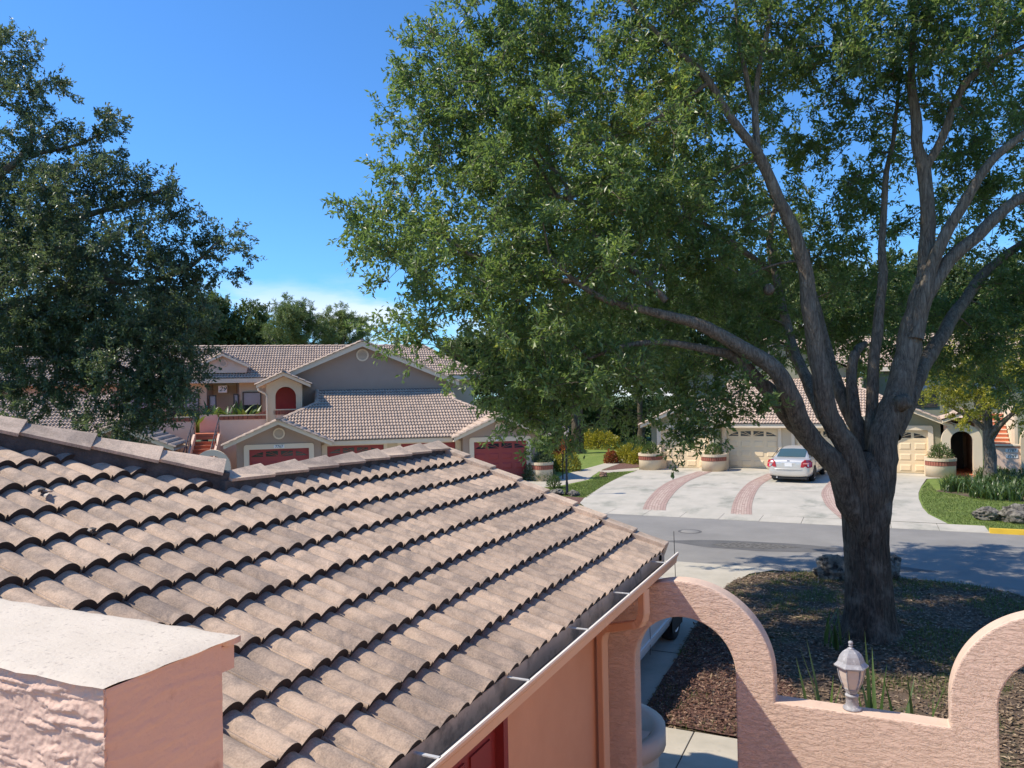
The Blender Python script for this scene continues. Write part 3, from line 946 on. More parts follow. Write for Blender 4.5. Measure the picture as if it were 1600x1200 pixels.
rf.build('roof_cap', [LMETAL], lamp)
fn = MB(); fn.lathe([(0.03, 0.538), (0.030, 0.546), (0.016, 0.553), (0.011, 0.562), (0.020, 0.568), (0.020, 0.573), (0.012, 0.577), (0.019, 0.585), (0.022, 0.596), (0.017, 0.608), (0.0, 0.614)], 14)
fn.build('finial', [LMETAL], lamp)

# ------------------------------------------------------------------ unseen building added beside the view for its bounce light, and the paved court
cb_ = empty('bounce_building', (3.6, -2, 0)); tag(cb_, 'salmon condo building added outside the picture to bounce light onto the court', 'building')
m = MB(); m.box(0, .2, -8, 7.2, 0, 5.6); m.box(-.0, 9, 7.2, 7.4, 0, 5.6)
m.build('wall', [PINK_FINE], cb_)
m = MB(); m.box(-.35, 9.3, -8, 7.7, 5.6, 5.75); m.build('eave', [CREAM], cb_)
cf = MB(); cf.add([(WX, -12, -.004), (12, -12, -.004), (12, 8.24, -.004), (WX, 8.24, -.004)], [(0, 1, 2, 3)])
cfo = cf.build('courtyard_paving', [WALKC], fix=False); cfo['kind'] = 'structure'
# ------------------------------------------------------------------ lettering
def lettering(txt, size, parent, loc, rot=(R(90), 0, 0), name='number', shear=0.0, mat=None, sx=1.0):
    cu = bpy.data.curves.new('lettering', 'FONT')
    cu.body = txt; cu.size = size; cu.extrude = 0.004; cu.align_x = 'CENTER'; cu.align_y = 'CENTER'; cu.shear = shear
    t = bpy.data.objects.new('tmp', cu); COL.objects.link(t)
    dg = bpy.context.evaluated_depsgraph_get()
    me = bpy.data.meshes.new_from_object(t.evaluated_get(dg))
    bpy.data.objects.remove(t)
    me.materials.clear(); me.materials.append(mat or INK)
    o = link(name, me, parent, loc)
    o.rotation_euler = rot; o.scale = (sx, 1, 1)
    return o

def plaque(root, txt, x, y, z, w, h, size, shear=0.0):
    p = MB(); p.box(x - w / 2, x + w / 2, y - .015, y, z - h / 2, z + h / 2)
    po = p.build('number_plaque', [WHITE], root)
    lettering(txt, size, po, (x, y - .018, z), shear=shear)
    return po

def vent(root, x, y, z, r, mat):
    v = MB()
    v.lathe([(0.0, y - .02), (r * .74, y - .02)], 24, (x, 0, z), 1, False, axis='y')
    v.lathe([(r * .74, y - .02), (r * .74, y - .06), (r, y - .05), (r, y)], 24, (x, 0, z), 0, False, axis='y')
    for k in range(-3, 4):
        hw = math.sqrt(max(0, (r * .74) ** 2 - (k * r * .2) ** 2)) * .96
        v.box(x - hw, x + hw, y - .035, y - .02, z + k * r * .2 - .012, z + k * r * .2 + .012, 0)
    return v.build('gable_vent', [mat, TAUPE], root, fix=True)

def garage_door(root, xc, y, w, h, mat, muntin):
    d = MB(); d.box(xc - w / 2, xc + w / 2, y, y + .04, 0.01, h)
    for k in range(1, 4): d.box(xc - w / 2, xc + w / 2, y - .004, y, h * k / 4 - .012, h * k / 4 - .004)
    do = d.build('garage_door', [mat], root)
    pw_, ph = w / 4, h / 4
    base = None
    for r in range(3):
        for c in range(4):
            if base is None:
                p = MB()
                a, b = pw_ * .38, ph * .31
                p.add([(-a, 0, -b), (a, 0, -b), (a, 0, b), (-a, 0, b), (-a + .05, -.022, -b + .05), (a - .05, -.022, -b + .05), (a - .05, -.022, b - .05), (-a + .05, -.022, b - .05)],
                      [(4, 5, 6, 7), (0, 1, 5, 4), (1, 2, 6, 5), (2, 3, 7, 6), (3, 0, 4, 7)])
                base = p.mesh('panel', [mat])
            link('panel', base, do, (xc - w / 2 + pw_ * (c + .5), y - .003, ph * (r + .5)))
    # sunburst lights in the top row: arched outline over the four windows
    for c in range(4):
        cx = xc - w / 2 + pw_ * (c + .5); zb_, zt_ = ph * 3.28, ph * 3.80
        hw = pw_ * .40
        if c in (0, 3):
            s = 1 if c == 0 else -1
            P = [(-hw * s, zb_), (hw * s, zb_), (hw * s, zb_ + (zt_ - zb_) * .86), (hw * .1 * s, zb_ + (zt_ - zb_) * .62), (-hw * .55 * s, zb_ + (zt_ - zb_) * .28)]
        else:
            s = 1 if c == 1 else -1
            P = [(-hw * s, zb_), (hw * s, zb_), (hw * s, zt_), (-hw * s, zb_ + (zt_ - zb_) * .9)]
        if s < 0: P = P[::-1]
        P = [(cx + px, pz) for px, pz in P]
        wi = MB(); wi.prism(P, y - .008, y + .01)
        wo = wi.build('window', [GLASS], do)
        mu = MB()
        fx, fz = xc, zb_                          # rays of the sunburst all start at the middle of the door
        if c in (1, 2):
            ends = [(cx - s * hw, zb_ + (zt_ - zb_) * .62), (cx - s * hw * .35, zt_ * .985)]
        else:
            ends = [(cx - s * hw * .2, zb_ + (zt_ - zb_) * .42)]
        for ex, ez in ends:
            sx_ = cx + s * hw; t0 = (sx_ - fx) / (ex - fx)
            p0 = Vector((sx_, y - .012, fz + (ez - fz) * t0)); p1 = Vector((ex, y - .012, ez))
            mu.tube([p0, p1], 0.014, 4, smooth=False)
        mu.build('muntin', [muntin], do)
    return do

def surround(root, xc, y, w, h, t, mat, name='door_surround'):
    s = MB()
    r = .12
    X = w / 2
    P = [(xc - X - t, 0), (xc - X, 0), (xc - X, h), (xc + X, h), (xc + X, 0), (xc + X + t, 0)]
    P += [(xc + X + t, h + t - r)] + [(xc + X + t - r + r * math.cos(R(a)), h + t - r + r * math.sin(R(a))) for a in (30, 60, 90)]
    P += [(xc - X - t + r + r * math.cos(R(a)), h + t - r + r * math.sin(R(a))) for a in (90, 120, 150)] + [(xc - X - t, h + t - r)]
    s.prism(P, y - .045, y + .10)
    return s.build(name, [mat], root)

def tile_part(root, name, build):
    mb = MB(); build(mb)
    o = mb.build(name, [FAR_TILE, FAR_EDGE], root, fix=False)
    o['kind'] = 'stuff'
    return o

def garage_wing(root, nums, wallm, doorm, trim, recm, zs=1.0, muntin=None, vents=True):
    """four single garages: two gabled ends and a recessed middle, in local x (along), y (away), z"""
    muntin = muntin or doorm
    dh, ze, G = 1.90 * zs, 2.17 * zs, (-10.2, 0.03)
    sl = 0.455
    zap = ze + 2.33 * sl
    for gi, c in enumerate(G):
        w = MB()
        w.prism([(c - 1.83, 0), (c - 1.31, 0), (c - 1.31, dh), (c + 1.31, dh), (c + 1.31, 0), (c + 1.83, 0), (c + 1.83, ze + .12), (c, zap - .10), (c - 1.83, ze + .12)], 0, .18)
        w.box(c - 1.83, c - 1.65, .18, 4, 0, ze + .10); w.box(c + 1.65, c + 1.83, .18, 4, 0, ze + .10)
        w.build('gable_wall', [wallm], root)
        garage_door(root, c, .10, 2.60, dh, doorm, muntin)
        surround(root, c, 0, 2.60, dh, .22, trim)
        if vents: vent(root, c, 0, ze + .42, .26, trim)
        # rake boards
        rb = MB()
        for s in (-1, 1):
            rb.add([(c, -.42, zap - .02), (c + s * 2.33, -.42, ze - .02), (c + s * 2.33, -.42, ze - .19), (c, -.42, zap - .22),
                    (c, -.38, zap - .02), (c + s * 2.33, -.38, ze - .02), (c + s * 2.33, -.38, ze - .19), (c, -.38, zap - .22)],
                   [(0, 1, 2, 3), (7, 6, 5, 4), (0, 4, 5, 1), (1, 5, 6, 2), (2, 6, 7, 3)])
            rb.add([(c, -.38, zap - .20), (c + s * 2.33, -.38, ze - .18), (c + s * 2.33, 3.2, ze - .18), (c, 3.2, zap - .20)], [(0, 1, 2, 3)])
        rb.build('rake_board', [trim], root)
        def gr(mb, c=c):
            for s in (-1, 1):
                L = 2.33 / math.cos(math.atan(sl))
                tslope(mb, (c + s * 2.36, -.45, ze - .01), (0, 1, 0), (-s * math.cos(math.atan(sl)), 0, math.sin(math.atan(sl))), L, lambda v: (0, 3.4 if s * (1 if c > -5 else -1) > 0 else 1.0 + v * .45))
            cap_run(mb, (c, 2.5, zap + .06), (c, -.5, zap + .06), w=.12, h=.06)
            for s in (-1, 1):
                cap_run(mb, (c, -.44, zap + .05), (c + s * 2.4, -.44, ze + .03), w=.07, h=.07, step=.33)
        tile_part(root, 'gable_tiles', gr)
    # recessed middle with two doors
    w = MB()
    y = .6
    xs = [(-6.8, 2.60), (-3.38, 2.60)]
    x0 = -8.37
    for xc, ww in xs:
        w.box(x0, xc - ww / 2, y, y + .18, 0, dh); x0 = xc + ww / 2
    w.box(x0, -1.80, y, y + .18, 0, dh)
    w.box(-8.37, -1.80, y, y + .18, dh, ze + .05)
    w.build('recessed_wall', [recm], root)
    for (xc, ww) in xs:
        garage_door(root, xc, y + .08, ww, dh, doorm, muntin)
        surround(root, xc, y, ww, dh, .17, trim)
    f = MB(); f.box(-7.9, -2.27, .14, .19, ze - .20, ze - .01); f.box(-7.9, -2.27, .19, .6, ze - .20, ze - .18)
    f.build('fascia', [trim], root)
    ds = MB()
    for x in (-8.30, -1.87): ds.box(x - .05, x + .05, .50, .59, 0, ze - .2)
    ds.build('downspout', [trim], root)
    def mr(mb):
        ms = .455; ca = math.cos(math.atan(ms)); sa = math.sin(math.atan(ms))
        L = 5.2 / ca
        def rng(v):
            yy = v * ca
            if yy < 2.25: return (-10.2, 0.03) if yy > .9 else (-8.3 - yy * 2.0, -1.85 + yy * 2.0)
            if yy < 3.8: return (-10.2 + (yy - 2.25) * 1.03, 0.03 - (yy - 2.25) * 1.03)
            return (-8.60, -1.57)
        tslope(mb, (0, .10, ze), (1, 0, 0), (0, ca, sa), L, rng)
        for s, xa, xb_ in ((-1, -10.2, -8.6), (1, 0.03, -1.57)):
            cap_run(mb, (xb_, 3.9, ze + 3.8 * ms + .07), (xa, 2.35, ze + 2.25 * ms + .07), w=.12, h=.06)
            cap_run(mb, (xb_, 5.3, ze + 5.2 * ms + .07), (xb_, 3.9, ze + 3.8 * ms + .07), w=.12, h=.06)
    tile_part(root, 'roof_tiles', mr)
    en = MB()
    for s, xa, xb_ in ((-1, -10.2, -8.6), (1, 0.03, -1.57)):
        en.add([(xb_, 3.8, ze + 3.8 * .455), (xb_, 5.3, ze + 5.2 * .455), (xb_, 5.3, 0), (xb_, 3.8, 0)], [(0, 1, 2, 3)])
        en.add([(xa, 2.3, ze + 2.25 * .455), (xb_, 3.8, ze + 3.8 * .455), (xb_ + s * 3.3, 3.8, ze), (xa + s * 1.8, 2.3, ze)], [(0, 1, 2, 3)])
    en.build('end_slope', [wallm], root, fix=False)
    for (xc, yy), t in zip(((-10.2, 0), (-6.8, .6), (-3.38, .6), (0.03, 0)), nums):
        if t: plaque(root, t, xc, yy - .05, dh + .105, .46, .15, .17)

def round_planter(name, root, c, r, h, body, trim, back=None, brick=True):
    """drum planter with a rowlock course of brick under its rim"""
    p = MB()
    p.lathe([(0, 0), (r * .97, 0), (r * .97, h * .62)], 28, (c[0], c[1], 0), 0)
    p.lathe([(r * .97, h * .60), (r * .93, h * .61), (r * .93, h * .86)], 28, (c[0], c[1], 0), 1, False)
    p.lathe([(r * .93, h * .86), (r * 1.03, h * .86), (r * 1.03, h), (r * .85, h), (r * .85, h - .06), (0, h - .06)], 28, (c[0], c[1], 0), 0, False)
    if back: p.box(c[0] - r * .97, c[0] + r * .97, c[1], back, 0, h * .99, 0)
    po = p.build('bowl', [body, MORTAR], root)
    if brick:
        b = MB(); nb = 34
        for k in range(nb):
            a = 2 * math.pi * k / nb
            t = Vector((math.cos(a), math.sin(a), 0)); q = Vector((-t.y, t.x, 0))
            b.obox(Vector((c[0], c[1], h * .73)) + t * r * .945, t * r * .045, q * (math.pi * r * .95 / nb * .84), Vector((0, 0, h * .115)), 0)
        bo = b.build('brick_band', [BRICKM], root); bo['kind'] = 'stuff'
    return po

def arch_ring(root, xc, y0, y1, ro, ri, zc, mat, name='arch', legs=True):
    P = ([(xc + ro, 0)] if legs else []) + arc(xc, zc, ro, 0, 180, 28) + ([(xc - ro, 0), (xc - ri, 0)] if legs else []) + arc(xc, zc, ri, 180, 0, 24) + ([(xc + ri, 0)] if legs else [])
    m = MB(); m.prism(P, y0, y1)
    return m.build(name, [mat], root)

# ------------------------------------------------------------------ left building: garages in front, two storeys behind
LO, LR = (-16.24, 33.31, 0), R(38)
def lw(x, y, z=0):
    return (LO[0] + x * math.cos(LR) - y * math.sin(LR), LO[1] + x * math.sin(LR) + y * math.cos(LR), z)
gw = empty('garage_block', LO, LR)
tag(gw, 'taupe gabled garage block with dark red doors, below the big grey gable', 'garages')
garage_wing(gw, ['7767', '7769', '7771', '7773'], TAUPE, GARRED, CREAM, TAN)
gw2 = empty('garage_block', lw(-16.95, .1), LR)
tag(gw2, 'garage block at far left behind the tile roof, mostly hidden by dark oak leaves', 'garages')
garage_wing(gw2, ['', '', '', ''], TAUPE, GARRED, CREAM, TAN)

mb_ = empty('condo_building', LO, LR)
tag(mb_, 'two storey taupe and tan condo building with tiled roofs, big round-vent gable and plaque 29', 'building')
w = MB()
w.prism([(-11.1, 0), (-1.45, 0), (-1.45, 4.92), (-6.25, 6.98), (-11.1, 4.90)], 5.3, 5.5)
w.box(-1.65, -1.45, 5.5, 16, 0, 4.9); w.box(-11.1, -10.9, 5.5, 8.4, 0, 4.9)
w.build('gable_wall', [TAUPE], mb_)
vent(mb_, -6.25, 5.3, 6.38, .33, CREAM)
rb = MB()
sl = .43
for s in (-1, 1):
    zf = 7.12 - 5.1 * sl
    rb.add([(-6.25, 4.90, 7.10), (-6.25 + s * 5.1, 4.90, zf), (-6.25 + s * 5.1, 4.90, zf - .26), (-6.25, 4.90, 6.82),
            (-6.25, 4.95, 7.10), (-6.25 + s * 5.1, 4.95, zf), (-6.25 + s * 5.1, 4.95, zf - .26), (-6.25, 4.95, 6.82)], [(0, 1, 2, 3), (7, 6, 5, 4), (0, 4, 5, 1), (2, 6, 7, 3), (1, 5, 6, 2)])
    rb.add([(-6.25, 4.95, 6.96), (-6.25 + s * 5.1, 4.95, zf - .14), (-6.25 + s * 5.1, 9, zf - .14), (-6.25, 9, 6.96)], [(0, 1, 2, 3)])
rb.build('rake_board', [CREAM], mb_)
def bigroof(mb):
    a = math.atan(sl)
    for s in (-1, 1):
        tslope(mb, (-6.25 + s * 5.15, 4.86, 7.12 - 5.15 * sl), (0, 1, 0), (-s * math.cos(a), 0, math.sin(a)), 5.15 / math.cos(a), lambda v: (0, 3.2 + v * .85))
    cap_run(mb, (-6.25, 11.5, 7.20), (-6.25, 4.85, 7.20), w=.13, h=.06)
    for s in (-1, 1): cap_run(mb, (-6.25, 4.88, 7.19), (-6.25 + s * 5.15, 4.88, 7.16 - 5.15 * sl), w=.08, h=.07, step=.33)
tile_part(mb_, 'gable_tiles', bigroof)
def mainroof(mb):
    a = math.atan(.5)
    L = 4.0 / math.cos(a)
    tslope(mb, (0, 8.0, 5.30), (1, 0, 0), (0, math.cos(a), math.sin(a)), L, lambda v: (-26, 0.7 - v * .72))
    tslope(mb, (0.7, 8.0, 5.30), (0, 1, 0), (-math.cos(R(33)), 0, math.sin(R(33))), 3.5, lambda v: (v * 1.05, 8))
    cap_run(mb, (-26, 12, 7.36), (-2.3, 12, 7.36), w=.13, h=.06)
    cap_run(mb, (-2.3, 12, 7.38), (0.72, 8, 5.36), w=.13, h=.06)
tile_part(mb_, 'roof_tiles', mainroof)
bk = MB(); bk.add([(-26, 12, 7.3), (-2.3, 12, 7.3), (0.7, 16, 5.3), (-26, 16, 5.3)], [(0, 1, 2, 3)])
bk.build('back_slope', [FAR_TILE], mb_)
fa = MB(); fa.box(-26, -10.9, 7.94, 8.0, 5.06, 5.29); fa.box(-26, -10.9, 8.0, 8.5, 5.06, 5.09)
fa.build('fascia', [CREAM], mb_); fa = MB(); fa.box(-1.5, 0.7, 7.94, 8.0, 5.06, 5.29)
fa.build('fascia', [CREAM], mb_)
vp = MB()
for x in (-15.4, -8.2): vp.lathe([(.09, 0), (.09, .35), (.0, .36)], 8, (x, 9.6 if x > -10 else 11.2, 6.05 if x > -10 else 6.85))
vp.box(-9.0, -8.6, 9.3, 9.7, 5.98, 6.12)
vp.build('roof_vent', [TAN], mb_)
w = MB()
w.box(-26, -14.55, 8.5, 8.7, 2.4, 5.06, 0)
w.build('upper_wall', [TAN, TAUPE], mb_, fix=False); w = MB()
w.box(-1.5, .3, 8.5, 8.7, 0, 5.06, 0)
w.build('upper_wall', [TAN, TAUPE], mb_, fix=False); w = MB()
w.box(-12.85, -10.9, 8.5, 8.7, 2.4, 5.06, 0)
w.box(-14.55, -12.85, 9.2, 9.4, 2.4, 5.06, 0)
w.add([(-14.55, 8.5, 2.4), (-14.30, 9.2, 2.4), (-14.30, 9.2, 5.06), (-14.55, 8.5, 5.06)], [(0, 1, 2, 3)], 1)
w.add([(-12.85, 8.5, 2.4), (-13.10, 9.2, 2.4), (-13.10, 9.2, 5.06), (-12.85, 8.5, 5.06)], [(3, 2, 1, 0)], 1)
w.build('upper_wall', [TAN, TAUPE], mb_, fix=False)
plaque(mb_, '29', -13.72, 8.48, 4.73, .44, .36, .36, .3)
bk2 = MB(); bk2.box(-13.95, -13.49, 8.485, 9.2, 4.52, 4.94); bk2.build('plaque_backing', [TAN], mb_)
def window(root, x0, x1, y, z0, z1, blind=.5):
    f = MB(); t = .06
    f.box(x0 - t, x1 + t, y - .05, y, z1, z1 + t); f.box(x0 - t, x1 + t, y - .05, y, z0 - t, z0); f.box(x0 - t, x0, y - .05, y, z0, z1); f.box(x1, x1 + t, y - .05, y, z0, z1)
    fo = f.build('window', [RAIL], root)
    g = MB(); g.box(x0, x1, y - .02, y - .01, z0, z0 + (z1 - z0) * (1 - blind)); g.build('pane', [GLASS], fo)
    if blind: g = MB(); g.box(x0, x1, y - .02, y - .01, z0 + (z1 - z0) * (1 - blind) + .012, z1); g.build('blind', [BLIND], fo)
    return fo
window(mb_, -12.62, -11.75, 8.49, 3.15, 4.5, .5)
window(mb_, -16.5, -15.0, 8.49, 2.7, 4.5, .4)
window(mb_, -18.9, -17.4, 8.49, 2.7, 4.5, .4)
window(mb_, -14.42 + .05, -14.38 + .28, 8.47, 3.5, 4.35, .6)
window(mb_, -13.10, -12.94, 8.47, 3.4, 4.4, .5)
# dormer
d = MB(); d.prism([(-14.85, 5.62), (-12.45, 5.62), (-12.45, 5.98), (-13.65, 6.58), (-14.85, 5.98)], 8.35, 10.2)
do = d.build('dormer', [SALMON], mb_)
vent(do, -13.65, 8.35, 6.15, .20, SALMON)
d = MB()
for s in (-1, 1):
    d.add([(-13.65, 8.1, 6.68), (-13.65 + s * 1.42, 8.1, 5.98), (-13.65 + s * 1.42, 8.1, 5.86), (-13.65, 8.1, 6.54), (-13.65, 8.14, 6.68), (-13.65 + s * 1.42, 8.14, 5.98), (-13.65 + s * 1.42, 8.14, 5.86), (-13.65, 8.14, 6.54)], [(0, 1, 2, 3), (7, 6, 5, 4), (0, 4, 5, 1), (2, 6, 7, 3)])
d.build('dormer_trim', [CREAM], do)
def dr_(mb):
    for s in (-1, 1):
        tslope(mb, (-13.65 + s * 1.45, 8.08, 5.97), (0, 1, 0), (-s * .894, 0, .447), 1.6, lambda v: (0, .6 + v * 1.3))
    cap_run(mb, (-13.65, 10.4, 6.74), (-13.65, 8.05, 6.74), w=.1, h=.05)
tile_part(do, 'dormer_tiles', dr_)
# walkway slab, parapet with rowlock brick, stair
fl = MB(); fl.box(-26, -9.3, 3.98, 8.5, 2.35, 2.5); fl.box(-11.1, -9.3, 3.9, 5.3, 2.5, 2.62)
fl.build('walkway_floor', [TERRA], mb_)
par = [(-26, -14.42, 3.33), (-13.28, -11.05, 3.36)]
pr = MB(); bb = MB(); cpm = MB()
for xa, xb_, zt_ in par:
    pr.box(xa, xb_, 3.9, 4.08, 0, zt_ - .20)
    cpm.box(xa, xb_, 3.84, 4.14, zt_ - .02, zt_ + .035)
    k = int((xb_ - xa) / .215)
    for i in range(k):
        x = xa + (i + .5) * (xb_ - xa) / k
        bb.box(x - .098, x + .098, 3.875, 4.1, zt_ - .20, zt_ - .025)
# rising piece to the porch
n_ = 5
for i in range(n_):
    x0_, x1_ = -11.75 + i * .15, -11.75 + (i + 1) * .15
    bb.box(x0_ + .012, x1_ - .012, 3.86, 4.09, 3.17 + (i + 1) * .045, 3.345 + (i + 1) * .045)
for i in range(8):
    x = -10.65 + i * .14
    bb.box(x - .06, x + .06, 3.86, 4.05, 3.36, 3.57)
pr.box(-10.7, -9.55, 3.9, 4.02, 2.4, 3.36)
cpm.box(-10.70, -9.55, 3.84, 4.1, 3.575, 3.63)
pr.build('parapet_wall', [SALMON], mb_)
cpm.build('parapet_cap', [TAN], mb_)
bo = bb.build('brick_band', [BRICKM], mb_); bo['kind'] = 'stuff'
lp = MB(); lp.box(-14.42, -13.28, 5.3, 5.45, 2.4, 3.40); lp.build('landing_wall', [SALMON], mb_)
lf = MB(); lf.box(-14.42, -13.28, 3.85, 5.3, 2.22, 2.345); lf.build('landing', [TERRA], mb_)
ns = 13
for i in range(ns):
    z = 2.30 * (i + 1) / (ns + 1)
    yy = -.3 + 4.2 * i / ns
    s_ = MB(); s_.box(-14.36, -13.34, yy, yy + .36, z - .05, z); s_.box(-14.36, -13.34, yy + .02, yy + .05, z - .19, z - .05)
    s_.build('stair_tread', [TERRA], mb_)
for x in (-14.42, -13.28):
    sw = MB(); sw.prism([(-.3, 0), (3.88, 0), (3.88, 2.5), (3.7, 2.5), (-.3, .35)], x - .05, x + .05, 'x'); sw.build('stair_wall', [SALMON], mb_)
    h = MB()
    h.tube([(x, -.3, 1.15), (x, 3.75, 3.28)], .028, 6); h.tube([(x, -.3, .80), (x, 3.75, 2.93)], .018, 6)
    for t in (0, .25, .5, .75, 1): h.tube([(x, -.3 + 4.05 * t, .3 + 2.13 * t), (x, -.3 + 4.05 * t, 1.15 + 2.13 * t)], .022, 6)
    h.build('handrail', [RAIL], mb_)
# porch pavilion with arch
P = [(-11.05, 0), (-11.05, 4.86), (-10.19, 5.26), (-9.33, 4.86), (-9.33, 2.4), (-9.62, 2.4)] + arc(-10.12, 4.25, .50, 0, 180, 18) + [(-10.62, 0)]
m = MB(); m.prism(P, 3.86, 4.06); m.box(-9.53, -9.33, 4.06, 5.3, 2.4, 4.86)
m.build('porch_arch', [TAN], mb_)
m = MB(); m.box(-10.75, -9.5, 5.20, 5.27, 2.62, 4.72)
m.build('entry_door', [DOORRED], mb_)
m = MB()
for s in (-1, 1):
    m.add([(-10.19, 3.52, 5.47), (-10.19 + s * 1.30, 3.52, 4.86), (-10.19 + s * 1.30, 3.52, 4.70), (-10.19, 3.52, 5.29), (-10.19, 3.56, 5.47), (-10.19 + s * 1.3, 3.56, 4.86), (-10.19 + s * 1.3, 3.56, 4.70), (-10.19, 3.56, 5.29)], [(0, 1, 2, 3), (7, 6, 5, 4), (0, 4, 5, 1), (2, 6, 7, 3), (1, 5, 6, 2)])
    m.add([(-10.19, 3.56, 5.34), (-10.19 + s * 1.3, 3.56, 4.74), (-10.19 + s * 1.3, 5.3, 4.74), (-10.19, 5.3, 5.34)], [(0, 1, 2, 3)])
m.build('porch_trim', [CREAM], mb_)
def pr_(mb):
    a = math.atan(.469)
    for s in (-1, 1):
        tslope(mb, (-10.19 + s * 1.33, 3.48, 4.86), (0, 1, 0), (-s * math.cos(a), 0, math.sin(a)), 1.33 / math.cos(a), lambda v: (0, 1.85))
    cap_run(mb, (-10.19, 5.3, 5.56), (-10.19, 3.45, 5.56), w=.1, h=.05)
    for s in (-1, 1): cap_run(mb, (-10.19, 3.49, 5.54), (-10.19 + s * 1.35, 3.49, 4.91), w=.07, h=.06, step=.33)
tile_part(mb_, 'porch_tiles', pr_)
ds = MB(); ds.tube([(-11.4, 3.6, 4.72), (-11.4, 3.62, 4.58), (-11.1, 3.8, 4.42), (-11.02, 3.82, 4.3), (-11.02, 3.82, 0)], .045, 8)
ds.build('downspout', [CREAM], mb_)
aw2 = empty('arch_wing', lw(-13.02, -.45), LR)
tag(aw2, 'cream arch wing wall at the left end of the red garage doors', 'arch')
arch_ring(aw2, 0, 0, .2, .78, .52, 1.20, CREAM)

# ------------------------------------------------------------------ right building
RX, RY = 1.1, 41.4
rg = empty('garage_block', (RX, RY, 0), 0)
tag(rg, 'olive gabled garage block with cream doors behind the silver car', 'garages')
garage_wing(rg, ['7779', '', '', ''], OLIVE, GARCREAM, CREAM, TAN, 1.09, muntin=GARCREAM)
rb_ = empty('condo_building', (RX, RY, 0), 0)
tag(rb_, 'tan two storey condo building above the cream garages, seen through the oak limbs', 'building')
w = MB()
w.prism([(-11.1, 0), (-1.45, 0), (-1.45, 4.92), (-6.25, 6.98), (-11.1, 4.90)], 5.3, 5.5)
w.box(-1.65, -1.45, 5.5, 16, 0, 4.9); w.box(-11.1, -10.9, 5.5, 12, 0, 4.9)
w.box(-1.45, 14, 8.5, 8.7, 0, 5.06)
w.build('gable_wall', [OLIVE], rb_)
vent(rb_, -6.25, 5.3, 6.38, .33, CREAM)
tile_part(rb_, 'gable_tiles', bigroof)
def mainroof_r(mb):
    a = math.atan(.5)
    tslope(mb, (0, 8.0, 5.30), (1, 0, 0), (0, math.cos(a), math.sin(a)), 4.0 / math.cos(a), lambda v: (-11 + v * .7, 15))
    cap_run(mb, (-8, 12, 7.36), (15, 12, 7.36), w=.13, h=.06)
tile_part(rb_, 'roof_tiles', mainroof_r)
fa = MB(); fa.box(-1.3, 15, 7.94, 8.0, 5.06, 5.29); fa.box(-1.3, 15, 8.0, 8.5, 5.06, 5.09); fa.build('fascia', [CREAM], rb_)
for x in (1.0, 4.2, 8.5): window(rb_, x, x + 1.3, 8.49, 3.0, 4.5, .4)
# entry arch, passage and the terracotta stair at the right edge
en = empty('entry_arch', (0, 0, 0))
tag(en, 'cream rounded entry arch with dark terracotta passage, right of the last cream garage', 'arch')
arch_ring(en, 3.78, 41.05, 41.45, .82, .45, 1.60, CREAM)
m = MB(); m.box(3.1, 3.3, 41.45, 45, 0, 2.5); m.box(4.35, 4.55, 41.45, 45, 0, 2.5); m.box(3.1, 4.55, 45, 45.2, 0, 2.5); m.box(3.1, 4.55, 41.45, 45.2, 2.5, 2.6)
m.build('passage_wall', [SALMON], en)
m = MB(); m.box(3.3, 4.35, 40.2, 45, 0, .035); m.build('passage_floor', [TERRA], en)
m = MB(); m.box(3.55, 4.1, 43.9, 43.96, .05, 2.1); m.build('gate', [DARKMETAL], en)
m = MB()
for s in (-1, 1):
    m.add([(3.95, 40.75, 2.98), (3.95 + s * .95, 40.75, 2.58), (3.95 + s * .95, 40.75, 2.44), (3.95, 40.75, 2.82), (3.95, 43, 2.98), (3.95 + s * .95, 43, 2.58), (3.95 + s * .95, 43, 2.44), (3.95, 43, 2.82)], [(0, 1, 2, 3), (7, 6, 5, 4), (3, 2, 6, 7), (1, 5, 6, 2)])
m.build('canopy_trim', [CREAM], en)
def ec(mb):
    for s in (-1, 1): tslope(mb, (3.95 + s * .98, 40.7, 2.60), (0, 1, 0), (-s * .92, 0, .39), 1.06, lambda v: (0, 2.4))
    cap_run(mb, (3.95, 43, 3.08), (3.95, 40.68, 3.08), w=.1, h=.05)
tile_part(en, 'canopy_tiles', ec)
st = empty('stair_tower', (5.4, 42, 0))
tag(st, 'terracotta outdoor stair behind a low cream wall with number plaques, right edge', 'staircase')
for i in range(12):
    z = .6 + i * .19
    s_ = MB(); s_.box(-.4, .62, .5 + i * .27, .5 + i * .27 + .3, z, z + .05, 1); s_.box(-.4, .62, .52 + i * .27, .56 + i * .27, z - .15, z, 0)
    s_.build('stair_tread', [TERRA, SALMON], st)
m = MB(); m.box(-.30, .80, -.62, -.42, 0, 1.36); m.build('wall', [SALMON], st)
m = MB(); m.box(-.33, .83, -.66, -.38, 1.36, 1.44); m.build('wall_cap', [CREAM], st)
m = MB(); m.box(-.31, .81, -.645, -.41, 1.30, 1.35); m.build('brick_band', [BRICKM], st)
plaque(st, '7787', .38, -.625, 1.16, .48, .16, .17)
plaque(st, '7789', .38, -.625, .90, .48, .16, .17)
m = MB(); m.box(.66, .78, .4, 4, 0, 3.2); m.build('stair_wall', [CREAM], st)
arch_ring(st, 1.52, -.72, -.35, .80, .45, 1.55, TAN)
